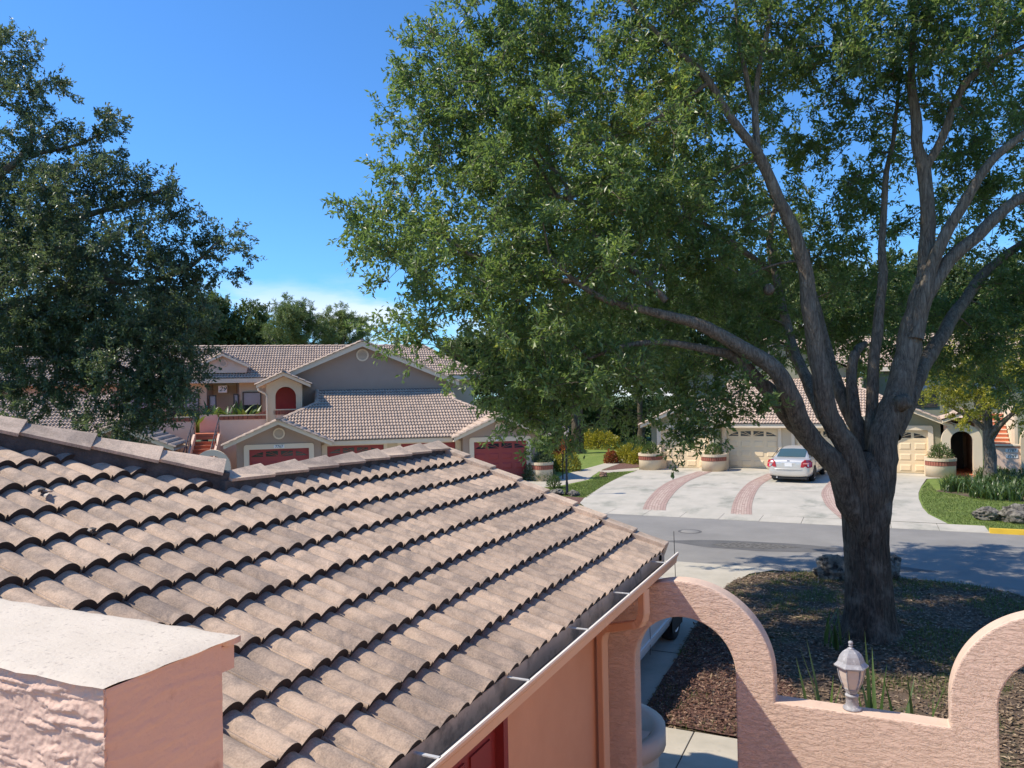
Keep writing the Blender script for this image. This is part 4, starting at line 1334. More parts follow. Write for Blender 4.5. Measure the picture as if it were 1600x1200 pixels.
# planters
for (x, y, bk_, lab) in ((-10.72, 40.35, 41.3, 'round stucco planter with brick band at the left end of the cream garages'),
                         (-7.42, 40.45, 41.3, 'round stucco planter with brick band between the first two cream garage doors'),
                         (2.85, 40.35, 41.3, 'round stucco planter with brick band beside the entry arch')):
    pr = empty('planter', (x, y, 0)); tag(pr, lab, 'planter', 'round planters at the garages')
    round_planter('planter', pr, (0, 0), .64, .86, TAN, CREAM, back=bk_ - y)
lp_ = lw(1.95, -.55)
pr = empty('planter', lp_, LR); tag(pr, 'round stucco planter with brick band at the rightmost red garage door', 'planter', 'round planters at the garages')
round_planter('planter', pr, (0, 0), .52, .88, TAN, CREAM, back=.55)
pr = empty('planter', (-2.75, 7.85, 0)); tag(pr, 'smooth round stucco planter just behind the near garage corner', 'planter')
pp = MB(); pp.lathe([(0, 0), (.66, 0), (.66, .42), (.60, .46), (.60, .50), (.74, .52), (.74, .70), (.62, .70), (.60, .62), (0, .62)], 32, (0, 0, 0))
pp.box(-.6, .6, -.73, 0, 0, .695)
pp.build('bowl', [M('grey beige planter', (0.66, 0.53, 0.42), (0.60, 0.47, 0.37), 3, .9, .3, 50, .003)], pr)
# ------------------------------------------------------------------ ground sheets (each a few mm above the one below)
def sheet(name, pts, z, mat, kind='structure', parent=None, label=None):
    m = MB()
    if len(pts) > 2: m.add([(x, y, z) for x, y in pts], [tuple(range(len(pts)))])
    o = m.build(name, [mat], parent, fix=False)
    me = o.data
    if me.polygons[0].normal.z < 0: me.flip_normals()
    if kind: o['kind'] = kind
    return o
def wob(pts, amp=.12, k=6, seed=0, closed=True):
    out = []
    n = len(pts)
    for i in range(n if closed else n - 1):
        a, b = pts[i], pts[(i + 1) % n]
        for j in range(k):
            t = j / k
            x, y = a[0] + (b[0] - a[0]) * t, a[1] + (b[1] - a[1]) * t
            v = noise.noise_vector(Vector((x * .9, y * .9, seed)))
            out.append((x + v.x * amp, y + v.y * amp))
    if not closed: out.append(pts[-1])
    return out
sheet('ground', [(-400, -200), (400, -200), (400, 500), (-400, 500)], -0.02, FIELD)
sheet('road', [(-60, 18.75), (60, 18.75), (60, 25.45), (-60, 25.45)], 0.0, ASPH)
sheet('road', [(2.0, 11.5), (16, 11.5), (16, 18.76), (2.0, 18.76)], -0.003, ASPH)
sheet('lawn', [(-40, 25.4), (-9.5, 25.4), (-10.2, 28.2), (-10.4, 29), (-10.7, 31.5), (-11.2, 35.5), (-11.3, 39), (-11.3, 75), (-40, 75)], -0.004, LAWN)
sheet('lawn', wob([(2.3, 39.6), (1.85, 36.19), (1.62, 34.03), (1.54, 32.31), (1.54, 29.99), (1.65, 28.56), (2.06, 26.76), (2.6, 25.75), (40, 25.75), (40, 41), (3, 41)], .05, 5), -0.004, LAWN)
sheet('mulch_bed', wob([(2.3, 34.8), (3.2, 33.2), (5.4, 32.2), (9, 33), (9, 41), (4.5, 41), (4.3, 37.5), (3.0, 36.8)], .2, 5), 0.004, EARTH)
# driveway: concrete sheet with apron slabs and three curved brick bands
drv = sheet('driveway', [(-9.55, 26.6), (-10.08, 27.5), (-10.38, 28.85), (-10.65, 30.8), (-10.93, 33.0), (-11.1, 35.0), (-11.25, 37.3), (-11.22, 41.4), (-8.4, 41.4), (-8.4, 42.0), (.1, 42.0), (.1, 41.4), (2.95, 41.4), (2.95, 39.7), (2.2, 39.2), (1.83, 36.19), (1.62, 34.03), (1.54, 32.31), (1.54, 29.99), (1.63, 28.56), (2.04, 26.76)], 0.006, CONC)
def band(L_, R_, name):
    L_, R_ = smooth_path([(*p, 0) for p in L_], 5), smooth_path([(*p, 0) for p in R_], 5)
    L_, R_ = np.array(L_), np.array(R_)
    def resamp(P, n):
        d = np.r_[0, np.cumsum(np.linalg.norm(np.diff(P, axis=0), axis=1))]
        t = np.linspace(0, d[-1], n)
        return np.stack([np.interp(t, d, P[:, i]) for i in range(3)], 1), d[-1]
    n = 96
    A, la = resamp(L_, n); B, _ = resamp(R_, n)
    m = MB()
    V = [(p[0], p[1], .010) for p in A] + [(p[0], p[1], .010) for p in B]
    m.add(V, [(i, i + 1, n + i + 1, n + i) for i in range(n - 1)], 1)
    rg_ = random.Random(3)
    for i in range(n - 1):
        for j in range(8):
            if j in (0, 7):
                if i % 1: continue
                k0, k1 = i, i + 1
                f0, f1 = j / 8 + .008, (j + 1) / 8 - .008
            else:
                if (i + j) % 2: continue
                k0, k1 = i, min(i + 2, n - 1)
                f0, f1 = j / 8 + .008, (j + 1) / 8 - .008
            e = .07
            P = []
            for k, s in ((k0, e), (k1, -e)):
                kk = min(max(k + s, 0), n - 1); i0 = int(kk); i1 = min(i0 + 1, n - 1); tt = kk - i0
                a_ = A[i0] * (1 - tt) + A[i1] * tt; b_ = B[i0] * (1 - tt) + B[i1] * tt
                P += [a_ + (b_ - a_) * f0, a_ + (b_ - a_) * f1]
            z = .014 + rg_.uniform(0, .004)
            Vt = [(P[0][0], P[0][1], z), (P[1][0], P[1][1], z), (P[3][0], P[3][1], z), (P[2][0], P[2][1], z)]
            m.add(Vt, [(0, 1, 2, 3)], 0 if j in (0, 1, 6, 7) or rg_.random() < .22 else 2)
    o = m.build(name, [PAVER, JOINT, PAVER_PALE], drv, fix=False)
    for p in o.data.polygons:
        pass
    bm = bmesh.new(); bm.from_mesh(o.data)
    for f in bm.faces:
        if f.normal.z < 0: f.normal_flip()
    bm.to_mesh(o.data); bm.free()
    o['kind'] = 'stuff'
band([(-7.38, 26.5), (-7.81, 28.57), (-8.19, 31.09), (-8.42, 33.25), (-8.48, 35.74), (-8.13, 39.7)], [(-6.55, 26.5), (-6.95, 28.37), (-7.3, 30.84), (-7.54, 33.2), (-7.66, 35.97), (-7.40, 39.83)], 'paver_band')
band([(-4.35, 26.5), (-4.66, 28.92), (-4.90, 31.58), (-5.02, 34.22), (-5.0, 36.38), (-4.68, 39.6)], [(-3.65, 26.5), (-3.95, 28.69), (-4.20, 31.27), (-4.36, 33.82), (-4.36, 35.9), (-4.1, 39.6)], 'paver_band')
band([(-0.95, 26.7), (-1.45, 29.11), (-1.68, 30.86), (-1.84, 32.61), (-1.85, 34.62), (-1.6, 39.6)], [(-0.25, 26.7), (-0.72, 29.0), (-.98, 30.8), (-1.15, 32.6), (-1.2, 34.6), (-1.0, 39.6)], 'paver_band')
slab_rng = random.Random(8)
for i in range(10):
    x0_ = -9.6 + i * 1.26
    s_ = MB(); x1_ = x0_ + 1.245
    s_.add([(x0_, 25.42, .006), (x1_, 25.42, .006), (x1_, 26.62, .016), (x0_, 26.62, .016), (x0_, 25.42, -.05), (x1_, 25.42, -.05), (x1_, 26.62, -.05), (x0_, 26.62, -.05)],
           [(0, 1, 2, 3), (0, 4, 5, 1), (1, 5, 6, 2), (2, 6, 7, 3), (3, 7, 4, 0)])
    s_.build('apron_slab', [CONC], drv)
kb = MB()
kb.prism([(25.40, -.02), (25.44, .13), (25.60, .13), (25.62, -.02)], 2.98, 30, 'x')
kerb = kb.build('kerb', [YELLOW]); kerb['kind'] = 'structure'
kb = MB(); kb.prism([(25.40, -.02), (25.44, .12), (25.60, .12), (25.62, -.02)], -60, -9.7, 'x')
kerb = kb.build('kerb', [CONC]); kerb['kind'] = 'structure'
# joints across the drive
for pts in ([(-10.9, 33.05), (-8.6, 33.3)], [(-7.5, 33.2), (-5.1, 33.4)], [(-4.3, 33.2), (-1.95, 33.3)], [(-1.1, 33), (1.5, 32.9)]):
    m = MB(); (xa, ya), (xb_, yb_) = pts
    m.add([(xa, ya, .0095), (xb_, yb_, .0095), (xb_, yb_ + .03, .0095), (xa, ya + .03, .0095)], [(0, 1, 2, 3)])
    m.build('control_joint', [JOINT], drv)
# road marks of wear: stain, broken patch, manhole
sheet('asphalt_patch', wob([(-5.4, 21.3), (-4.46, 21.75), (-3.48, 22.05), (-2.3, 22.1), (-1.0, 21.95), (.8, 21.6), (-.9, 21.35), (-1.9, 21.0), (-2.78, 20.8), (-4.09, 20.85)], .12, 8, 2), 0.004, ASPH_DARK)
sheet('broken_asphalt', wob([(-4.0, 21.26), (-3.43, 21.7), (-2.36, 21.85), (-1.7, 21.7), (-2.5, 21.2), (-3.5, 20.98)], .12, 6, 5), 0.008, ASPH_ROUGH)
sheet('asphalt_patch', wob([(-.9, 19.9), (.6, 20.2), (1.4, 19.8), (.2, 19.45)], .1, 5, 9), 0.004, ASPH_DARK)
mh = MB(); mh.lathe([(.0, .010), (.26, .010), (.27, .004)], 28, (-4.97, 23.0, 0), 0); mh.lathe([(.28, .005), (.33, .009), (.35, .003)], 28, (-4.97, 23.0, 0), 1)
o = mh.build('manhole_cover', [ASPH, ASPH_DARK], off=(-4.97, 23, 0), loc=(-4.97, 23, 0)); tag(o, 'round manhole cover flush in the grey road', 'manhole cover')
# near side: driveway of the near garage, island, mulch, walkway
nd = sheet('driveway', [(-12, 7.1), (-2.82, 7.1), (-2.80, 17.2), (-2.6, 18.2), (-2.0, 18.9), (-12, 18.9)], 0.004, WALKC)
jn = MB()
for y in (9.9, 12.3, 14.7): jn.add([(-6, y, .0085), (-2.81, y, .0085), (-2.81, y + .02, .0085), (-6, y + .02, .0085)], [(0, 1, 2, 3)])
jn.build('control_joint', [MORTAR], nd, fix=False)
wk = MB(); wk.box(-7, 6, 8.25, 9.55, -.05, .012); wko = wk.build('walkway', [MORTAR]); wko['kind'] = 'structure'
xs = [-6.4, -5.1, -3.6, -2.06, -1.06, -.02, 1.0, 2.0, 3.0, 4.0, 5.0]
for a_, b_ in zip(xs[:-1], xs[1:]):
    s_ = MB(); s_.box(a_ + .008, b_ - .008, 8.26, 9.54, -.04, .022 + slab_rng.uniform(0, .006)); bevel(s_.build('slab', [WALKC], wko), .006)
isl = wob([(-2.78, 9.57), (-2.86, 12.6), (-2.95, 14.5), (-2.95, 16.26), (-2.81, 17.5), (-2.40, 18.25), (-1.82, 18.7), (-0.87, 18.85), (0.51, 18.9), (1.79, 18.75), (2.5, 18.3), (3.2, 17.3), (4.0, 15.5), (5.4, 13.8), (7.5, 12.6), (10, 12), (10, 9.57)], .05, 5, 4)
# raised a little towards the trunk: a shallow mound
def mound(name, poly, mat, h0, h1, cx, cy, rad, step=.22):
    xs_ = [p[0] for p in poly]; ys_ = [p[1] for p in poly]
    bm = bmesh.new()
    f = bm.faces.new([bm.verts.new((x, y, h0)) for x, y in poly])
    bm.normal_update()
    for k in range(int((max(xs_) - min(xs_)) / step)):
        x = min(xs_) + (k + 1) * step
        bmesh.ops.bisect_plane(bm, geom=bm.verts[:] + bm.edges[:] + bm.faces[:], plane_co=(x, 0, 0), plane_no=(1, 0, 0))
    for k in range(int((max(ys_) - min(ys_)) / step)):
        y = min(ys_) + (k + 1) * step
        bmesh.ops.bisect_plane(bm, geom=bm.verts[:] + bm.edges[:] + bm.faces[:], plane_co=(0, y, 0), plane_no=(0, 1, 0))
    for v in bm.verts:
        d = math.hypot(v.co.x - cx, v.co.y - cy) / rad
        v.co.z = h0 + h1 * math.exp(-d * d * 2) + (.02 * noise.fractal(v.co * 1.1, .8, 2, 4) if not v.is_boundary else 0)
        if not v.is_boundary: v.co.z = max(v.co.z, h0 - .004)
    me = bpy.data.meshes.new(name); bm.to_mesh(me); bm.free()
    me.materials.append(mat)
    for p in me.polygons: p.use_smooth = True
    if me.polygons[0].normal.z < 0: me.flip_normals()
    o = link(name, me); o['kind'] = 'structure'
    return o
mound('oak_bed', isl, EARTH, .012, .10, -.1, 14.1, 3.0)
sheet('mulch_bed', wob([(-2.77, 9.6), (-1.2, 9.6), (-.9, 10.5), (-1.1, 11.6), (-1.7, 12.6), (-2.2, 13.6), (-2.84, 14.2)], .12, 6, 7), .040, MULCH)
# left of the cream garages: paths, bed, lawn edge
sheet('path', wob([(-14.2, 30.0), (-12.75, 32.4), (-12.3, 34.9), (-12.7, 36.5), (-13.2, 39.6), (-13.3, 46.8), (-14.1, 46.8), (-14.2, 39.6), (-14.3, 36.7), (-13.9, 34.5), (-14.6, 32.2), (-16, 31)], .06, 4, 1), .002, WALKC)
sheet('path', [(-12.5, 38.0), (-11.25, 39.6), (-11.25, 41.0), (-12.9, 39.5), (-13.4, 39)], .003, WALKC)
sheet('mulch_bed', wob([(-13.1, 39.0), (-12.55, 39.4), (-11.5, 41.2), (-12.3, 44), (-13.3, 43.5)], .1, 4, 6), .006, MULCH)
sheet('mulch_bed', wob([(-12.4, 29.3), (-10.3, 28.9), (-10.1, 28.1), (-9.8, 27.2), (-11.5, 27.5), (-12.8, 28.5)], .08, 4, 8), .003, MULCH)
sheet('driveway', [(-60, 25.46), (-11.6, 25.46), (-12.9, 28.4), lw(2.0, -.5)[:2], lw(-12.2, .6)[:2], (-60, 25.5)], .001, CONC)

# ------------------------------------------------------------------ cars
def make_car(name, loc, rz, paint, label, plate=False, side_step=False):
    """four door saloon, nose to +y; every panel lofted from cross sections"""
    car = empty(name, loc, rz)
    tag(car, label, 'car')
    W = .925
    # stations: y, half width, bottom z, waist z, deck z, deck half width, arch lift
    ST = [(-2.54, .70, .34, .62, .86, .62), (-2.50, .82, .27, .64, .98, .70), (-2.36, .90, .23, .66, 1.04, .76), (-1.95, W, .22, .68, 1.075, .80), (-1.40, W, .22, .70, 1.055, .82), (-.7, W + .005, .22, .72, 1.02, .84), (0.1, W + .005, .22, .72, 1.00, .84), (.95, W, .22, .71, .99, .83), (1.35, W, .22, .70, .96, .80), (1.85, .915, .23, .67, .90, .76), (2.25, .87, .25, .62, .83, .70), (2.46, .76, .28, .58, .74, .60), (2.54, .60, .34, .54, .66, .46)]
    V, F = [], []
    rows = []
    for y, w, zb, zw, zd, wd in ST:
        half = [(w * .80, zb), (w * .97, zb + .08), (w, zw * .72), (w * .995, zw), (w * .965, zw + (zd - zw) * .55), (wd + (w - wd) * .35, zd - .035), (wd, zd), (wd * .5, zd + .018)]
        row = [(x, y, z) for x, z in half] + [(0, y, zd + .026)] + [(-x, y, z) for x, z in half[::-1]]
        rows.append(row)
    k = len(rows[0])
    for r in rows: V += r
    for i in range(len(rows) - 1):
        for j in range(k - 1):
            F.append((i * k + j, i * k + j + 1, (i + 1) * k + j + 1, (i + 1) * k + j))
        F.append((i * k + k - 1, i * k, (i + 1) * k, (i + 1) * k + k - 1))
    F.append(tuple(range(k))[::-1]); F.append(tuple((len(rows) - 1) * k + j for j in range(k)))
    b = MB(); b.add(V, F, 0, True)
    body = b.build('body', [paint], car)
    sd = body.modifiers.new('sub', 'SUBSURF'); sd.levels = 1; sd.render_levels = 2
    # cabin: pillars and roof (y, z, half width) curves
    roofc = [(-1.98, 1.06, .66), (-1.55, 1.26, .635), (-1.12, 1.415, .60), (-.7, 1.475, .575), (-.2, 1.495, .57), (.25, 1.48, .57), (.55, 1.43, .58), (.95, 1.235, .63), (1.36, 1.00, .70)]
    base_z = lambda y: 1.075 - .035 * (y + 1.95) if y < 0.9 else .985
    V, F = [], []
    for y, z, w in roofc:
        zb = min(z - .005, base_z(y) - .03)
        wb = .80
        f = min(1, max(0, (z - zb) / .48))
        V += [(wb, y, zb), (wb + (w - wb) * .55 * 1, y, zb + (z - zb) * .55) if f > .1 else (wb, y, zb), (w + .015, y, z - .045 * f), (w * .86, y, z - .008 * f), (0, y, z + .012 * f)]
        V += [(-x, yy, zz) for x, yy, zz in V[-5:-1][::-1]]
    k = 9
    for i in range(len(roofc) - 1):
        for j in range(k - 1): F.append((i * k + j, i * k + j + 1, (i + 1) * k + j + 1, (i + 1) * k + j))
    b = MB(); b.add(V, F, 0, True)
    cab = b.build('cabin', [paint], car)
    sd = cab.modifiers.new('sub', 'SUBSURF'); sd.levels = 1; sd.render_levels = 2
    def interp(y):
        for (y0, z0, w0), (y1, z1, w1) in zip(roofc[:-1], roofc[1:]):
            if y0 <= y <= y1:
                t = (y - y0) / (y1 - y0); return z0 + (z1 - z0) * t, w0 + (w1 - w0) * t
    CG = CARGLASS
    # rear and front screens, slightly proud of the shell
    for nm, ys in (('rear_window', (-1.90, -1.70, -1.50, -1.30, -1.14)), ('windscreen', (.60, .8, 1.0, 1.2, 1.30))):
        V, F = [], []
        for y in ys:
            z, w = interp(y)
            for f in (-.93, -.6, 0, .6, .93): V.append((w * f, y + (-.012 if nm[0] == 'r' else .012), z + .018 - .02 * abs(f)))
        for i in range(4):
            for j in range(4): F.append((i * 5 + j, i * 5 + j + 1, i * 5 + j + 6, i * 5 + j + 5))
        b = MB(); b.add(V, F, 0, True); b.build(nm, [CG], car)
    for s in (-1, 1):
        for ys in ((-1.28, -.98, -.60, -.36), (-.28, .1, .45, .82)):
            V, F = [], []
            for y in ys:
                z, w = interp(y)
                zb = base_z(y) + .015
                zt = max(zb + .02, z - .075)
                for t in (0, .55, 1):
                    zz = zb + (zt - zb) * t
                    zc = (zz - (base_z(y) - .03)) / (z - base_z(y) + .03)
                    V.append((s * (.80 + (w - .80) * zc * .98 + .018), y, zz))
            for i in range(3):
                for j in range(2): F.append((i * 3 + j, i * 3 + j + 1, i * 3 + j + 4, i * 3 + j + 3))
            b = MB(); b.add(V, F, 0, True); b.build('side_window', [CG], car)
        # door seams and handles
        for ya in (-1.18, -.32, .92):
            b = MB(); b.tube([(s * .925, ya - (.16 if ya == -1.18 else 0), .30), (s * .934, ya, .55), (s * .930, ya, .74), (s * .900, ya, .98)], .005, 4); b.build('door_seam', [BLACKR], car)
        for ya in (-.98, -.10):
            b = MB(); b.box(s * .928 - .02, s * .928 + .02, ya - .09, ya + .09, .82, .85); bevel(b.build('door_handle', [paint], car), .01)
        b = MB(); b.box(s * .93 - .012, s * .93 + .014, -1.0, 1.0, .46, .53); bevel(b.build('side_moulding', [paint], car), .01)
        b = MB(); b.lathe([(0, -.09), (.055, -.085), (.09, -.03), (.09, .02), (.05, .04), (0, .04)], 12, (s * 1.02, .86, 1.04), 0, True, axis='y'); b.tube([(s * .86, .85, .99), (s * 1.0, .85, 1.03)], .025, 6); b.build('door_mirror', [MIRRORM], car)
        b = MB(); b.tube([(s * .80, -1.95, 1.085), (s * .66, -1.12, 1.435)], .012, 5); b.build('pillar_trim', [BLACKR], car)
        # tail lamp: red wedge wrapping the corner, white reversing strip
        b = MB()
        P = [(.50, -2.515, .70), (.80, -2.47, .67), (.955, -2.27, .70), (.95, -2.16, .90), (.88, -2.26, 1.0), (.72, -2.47, 1.03), (.56, -2.53, .93)]
        Q = [(x * .9, y + .12, z) for x, y, z in P]
        n = len(P)
        b.add([(s * (x + .012), y - .035, z) for x, y, z in P] + [(s * x, y, z) for x, y, z in Q], [tuple(range(n))] + [(i, (i + 1) % n, n + (i + 1) % n, n + i) for i in range(n)])
        tl = b.build('tail_lamp', [TAILRED], car); bevel(tl, .012)
        b = MB(); b.obox((s * .74, -2.545, .875), (.115, .028 * s * s, 0), (0, .012, 0), (0, 0, .028)); b.build('reversing_light', [TAILPINK], tl)
        b = MB(); b.obox((s * .70, 2.36, .68), (.16, 0, 0), (0, .06, 0), (0, 0, .07)); bevel(b.build('headlamp', [CARGLASS], car), .02)
        for ya in (-1.42, 1.45):
            w_ = empty('wheel', (s * .80, ya, .335)); w_.parent = car
            b = MB(); b.lathe([(.20, -.11), (.30, -.115), (.333, -.09), (.337, 0), (.333, .09), (.30, .115), (.215, .118)], 28, axis='x'); b.build('tyre', [BLACKR], w_)
            b = MB(); b.lathe([(.22, s * .10), (.205, s * .118), (.19, s * .10), (.185, s * .06)], 24, axis='x')
            for q in range(7):
                a_ = 2 * math.pi * q / 7
                b.obox((s * .095, .115 * math.cos(a_), .115 * math.sin(a_)), (.010, 0, 0), (0, .085 * math.cos(a_), .085 * math.sin(a_)), (0, -.028 * math.sin(a_), .028 * math.cos(a_)))
            b.lathe([(0, s * .11), (.045, s * .11), (.05, s * .09)], 12, axis='x')
            b.lathe([(0, s * .05), (.19, s * .05)], 20, mi=1, axis='x')
            b.build('rim', [ALU, BLACKR], w_)
            b = MB()
            V = []
            na = 18
            for q in range(na + 1):
                a_ = math.pi * (-.12 + 1.24 * q / na)
                for rr in (.335, .385): V.append((s * (.934 if abs(ya) < 1.43 else .932), ya + rr * math.cos(a_), .335 + rr * math.sin(a_)))
            b.add(V, [(2 * q, 2 * q + 1, 2 * q + 3, 2 * q + 2) for q in range(na)])
            V = [(s * .929, ya + .375 * math.cos(math.pi * (-.12 + 1.24 * q / na)), .335 + .375 * math.sin(math.pi * (-.12 + 1.24 * q / na))) for q in range(na + 1)]
            b.add(V, [tuple(range(na + 1))])
            b.build('wheel_arch', [BLACKR], car, fix=False)
    b = MB(); b.box(-.30, .30, -2.535, -2.50, .70, .90); bevel(b.build('plate_recess', [paint2(paint)], car), .02)
    b = MB(); b.box(-.155, .155, -2.548, -2.535, .725, .875); pl = b.build('number_plate', [WHITE], car)
    b = MB(); b.obox((0, -2.50, .965), (.055, 0, 0), (0, .012, 0), (0, 0, .022)); bd = b.build('badge', [NAVY], car); bevel(bd, .01)
    b = MB(); b.tube([(-.80, -2.46, .60), (-.5, -2.545, .605), (0, -2.56, .605), (.5, -2.545, .605), (.80, -2.46, .60)], .018, 6); b.build('bumper_seam', [paint2(paint)], car)
    b = MB(); b.box(-.74, .74, -2.47, 2.40, .17, .30); b.build('underbody', [BLACKR], car)
    b = MB(); b.tube([(-.5, -2.4, .24), (-.5, -2.55, .235)], .03, 8); b.build('exhaust', [ALU], car)
    seat = MB()
    for sx_ in (-.38, .38): seat.box(sx_ - .22, sx_ + .22, -.2, -.05, .75, 1.22); seat.box(sx_ - .10, sx_ + .10, -.2, -.1, 1.22, 1.36)
    seat.box(-.6, .6, -1.25, -1.1, .75, 1.12)
    bevel(seat.build('seats', [BLACKR], car), .04)
    return car
def paint2(p):
    return p
SILVER = M('silver car paint', (0.66, 0.63, 0.57), (0.63, 0.60, 0.545), 1, 0.32, metal=0.45, coat=0.5)
WHITEPAINT = M('white car paint', (0.60, 0.60, 0.59), (0.57, 0.57, 0.56), 1, 0.35, coat=0.5)
CARGLASS = glass_mat('tinted car glass', (0.05, 0.09, 0.09), 0.04)
BLACKR = M('black rubber', (0.018, 0.018, 0.018), (0.012, 0.012, 0.012), 8, 0.7)
MIRRORM = M('dark mirror shell', (0.05, 0.05, 0.05), (0.04, 0.04, 0.04), 8, 0.35)
TAILRED = M('red lamp lens', (0.50, 0.015, 0.03), (0.42, 0.012, 0.025), 3, 0.12, coat=0.5)
TAILPINK = M('pale lamp lens', (0.72, 0.30, 0.28), (0.68, 0.27, 0.25), 3, 0.15)
NAVY = M('navy badge', (0.02, 0.03, 0.08), (0.02, 0.03, 0.07), 3, 0.3)
make_car('parked_car', (-3.12, 38.5, 0.008), R(-5.5), SILVER, 'silver four door saloon parked nose-in before the cream garage doors')
wc = make_car('parked_car', (-3.98, 11.55, 0.008), 0.0, WHITEPAINT, 'white saloon in shade on the near drive, glimpsed through the left arch')
b = MB(); b.tube([(.84, 1.75, .92), (.84, 1.70, 1.78)], .006, 5); b.build('antenna', [BLACKR], wc)

# ------------------------------------------------------------------ lamp post with lantern head
lpx, lpy = -11.36, 29.5
pst = empty('lamp_post', (lpx, lpy, 0)); tag(pst, 'slim black lamp post with lantern head on the lawn left of the wide driveway', 'lamp post')
b = MB(); b.lathe([(0, 0), (.09, 0), (.09, .06), (.06, .12), (.055, .5), (.042, .55), (.040, 2.3), (.055, 2.34), (.03, 2.4), (0, 2.4)], 14); b.build('pole', [DARKMETAL], pst)
b = MB(); hexlathe(b, [(.05, 2.40), (.11, 2.46), (.15, 2.74), (.12, 2.74), (.0, 2.74)], (0, 0)); b.build('lantern', [LGLASS], pst)
b = MB(); hexlathe(b, [(.16, 2.73), (.18, 2.75), (.10, 2.88), (.03, 2.92), (.02, 2.98), (0, 3.0)], (0, 0))
for k in range(6):
    a = R(60 * k); b.tube([(.11 * math.cos(a), .11 * math.sin(a), 2.46), (.15 * math.cos(a), .15 * math.sin(a), 2.74)], .012, 4)
b.build('lantern_cap', [DARKMETAL], pst)

# ------------------------------------------------------------------ rocks
def rock(loc, size, seed, label, holes=True, mat=None):
    bm = bmesh.new(); bmesh.ops.create_icosphere(bm, subdivisions=5, radius=1)
    s0 = Vector((seed * 3.1, seed * 1.7, seed))
    for v in bm.verts:
        p = v.co.copy()
        f = 1 + .38 * noise.fractal(p * 1.1 + s0, .9, 2, 4) + .07 * noise.fractal(p * 5 + s0, .9, 2, 3)
        if holes:
            c = noise.noise(p * 2.3 + s0 * 2)
            if c > .28: f -= min(.35, (c - .28) * 1.3)
        v.co = Vector((p.x * size[0] * f, p.y * size[1] * f, max(-.05, (p.z * f * .9 + .55) * size[2])))
    me = bpy.data.meshes.new('boulder'); bm.to_mesh(me); bm.free()
    for p in me.polygons: p.use_smooth = True
    me.materials.append(mat or ROCKM)
    return tag(link('boulder', me, None, loc), label, 'rock')
rock((-.72, 18.35, .02), (.46, .32, .36), 3, 'pitted grey boulder by the road, left of the big oak trunk')
rock((.22, 18.75, .02), (.27, .25, .40), 5, 'upright grey boulder half hidden behind the right side of the oak trunk')
rock((3.25, 27.95, .02), (.42, .30, .26), 8, 'left one of two holed limestone boulders on the right-hand lawn')
rock((4.0, 27.75, .02), (.58, .36, .34), 11, 'larger right one of two holed limestone boulders on the lawn')
rock((-12.05, 36.3, .0), (.20, .2, .17), 13, 'small round brown stone on the lawn left of the driveway', False, M('brown stone', (.22, .13, .09), (.15, .09, .065), 6, .9))
rock((-11.75, 29.35, .0), (.28, .22, .17), 15, 'dark grey rock at the foot of the black lamp post, left side')
rock((-11.0, 29.3, .0), (.24, .2, .15), 17, 'flat grey rock at the foot of the black lamp post, right side')

# ------------------------------------------------------------------ foliage
def unit(a): return a / np.maximum(np.linalg.norm(a, axis=-1, keepdims=True), 1e-9)
def leaf_mesh(name, P, D, L, W, mat, rng, upb=.35, fold=.12, tint=None):
    n = len(P)
    D = unit(D)
    r = rng.normal(size=(n, 3)); r[:, 2] += upb * 2
    S = unit(np.cross(D, r)); Nn = np.cross(S, D)
    L = np.broadcast_to(L, n)[:, None]; W = np.broadcast_to(W, n)[:, None]
    V = np.empty((n, 4, 3))
    V[:, 0] = P
    V[:, 1] = P + D * L * .5 + S * W * .5 + Nn * W * fold
    V[:, 2] = P + D * L - Nn * L * .08
    V[:, 3] = P + D * L * .5 - S * W * .5 + Nn * W * fold
    b = np.arange(n)[:, None] * 4
    F = np.concatenate([b + [0, 1, 2], b + [0, 2, 3]], 0)
    if tint is None: tint = rng.beta(2.0, 2.4, n)
    return np_mesh(name, V.reshape(-1, 3), F, mat, False, np.repeat(tint, 4))
def batch_tubes(paths, radii, sides):
    B, K, _ = paths.shape
    T = np.gradient(paths, axis=1); T = unit(T)
    ref = np.tile(np.array([.31, .47, .83]), (B, K, 1))
    A = unit(np.cross(T, ref)); Bn = np.cross(T, A)
    an = np.linspace(0, 2 * np.pi, sides, endpoint=False)
    V = paths[:, :, None, :] + radii[:, :, None, None] * (A[:, :, None, :] * np.cos(an)[None, None, :, None] + Bn[:, :, None, :] * np.sin(an)[None, None, :, None])
    idx = np.arange(B * K * sides).reshape(B, K, sides)
    a = idx[:, :-1, :]; b = np.roll(idx, -1, axis=2)[:, :-1, :]; c = np.roll(idx, -1, axis=2)[:, 1:, :]; d = idx[:, 1:, :]
    F = np.stack([a, b, c, d], -1).reshape(-1, 4)
    return V.reshape(-1, 3), F
def merge(parts):
    Vs, Fs, o = [], [], 0
    for V, F in parts:
        Vs.append(V); Fs.append(F + o); o += len(V)
    return np.concatenate(Vs), np.concatenate(Fs)
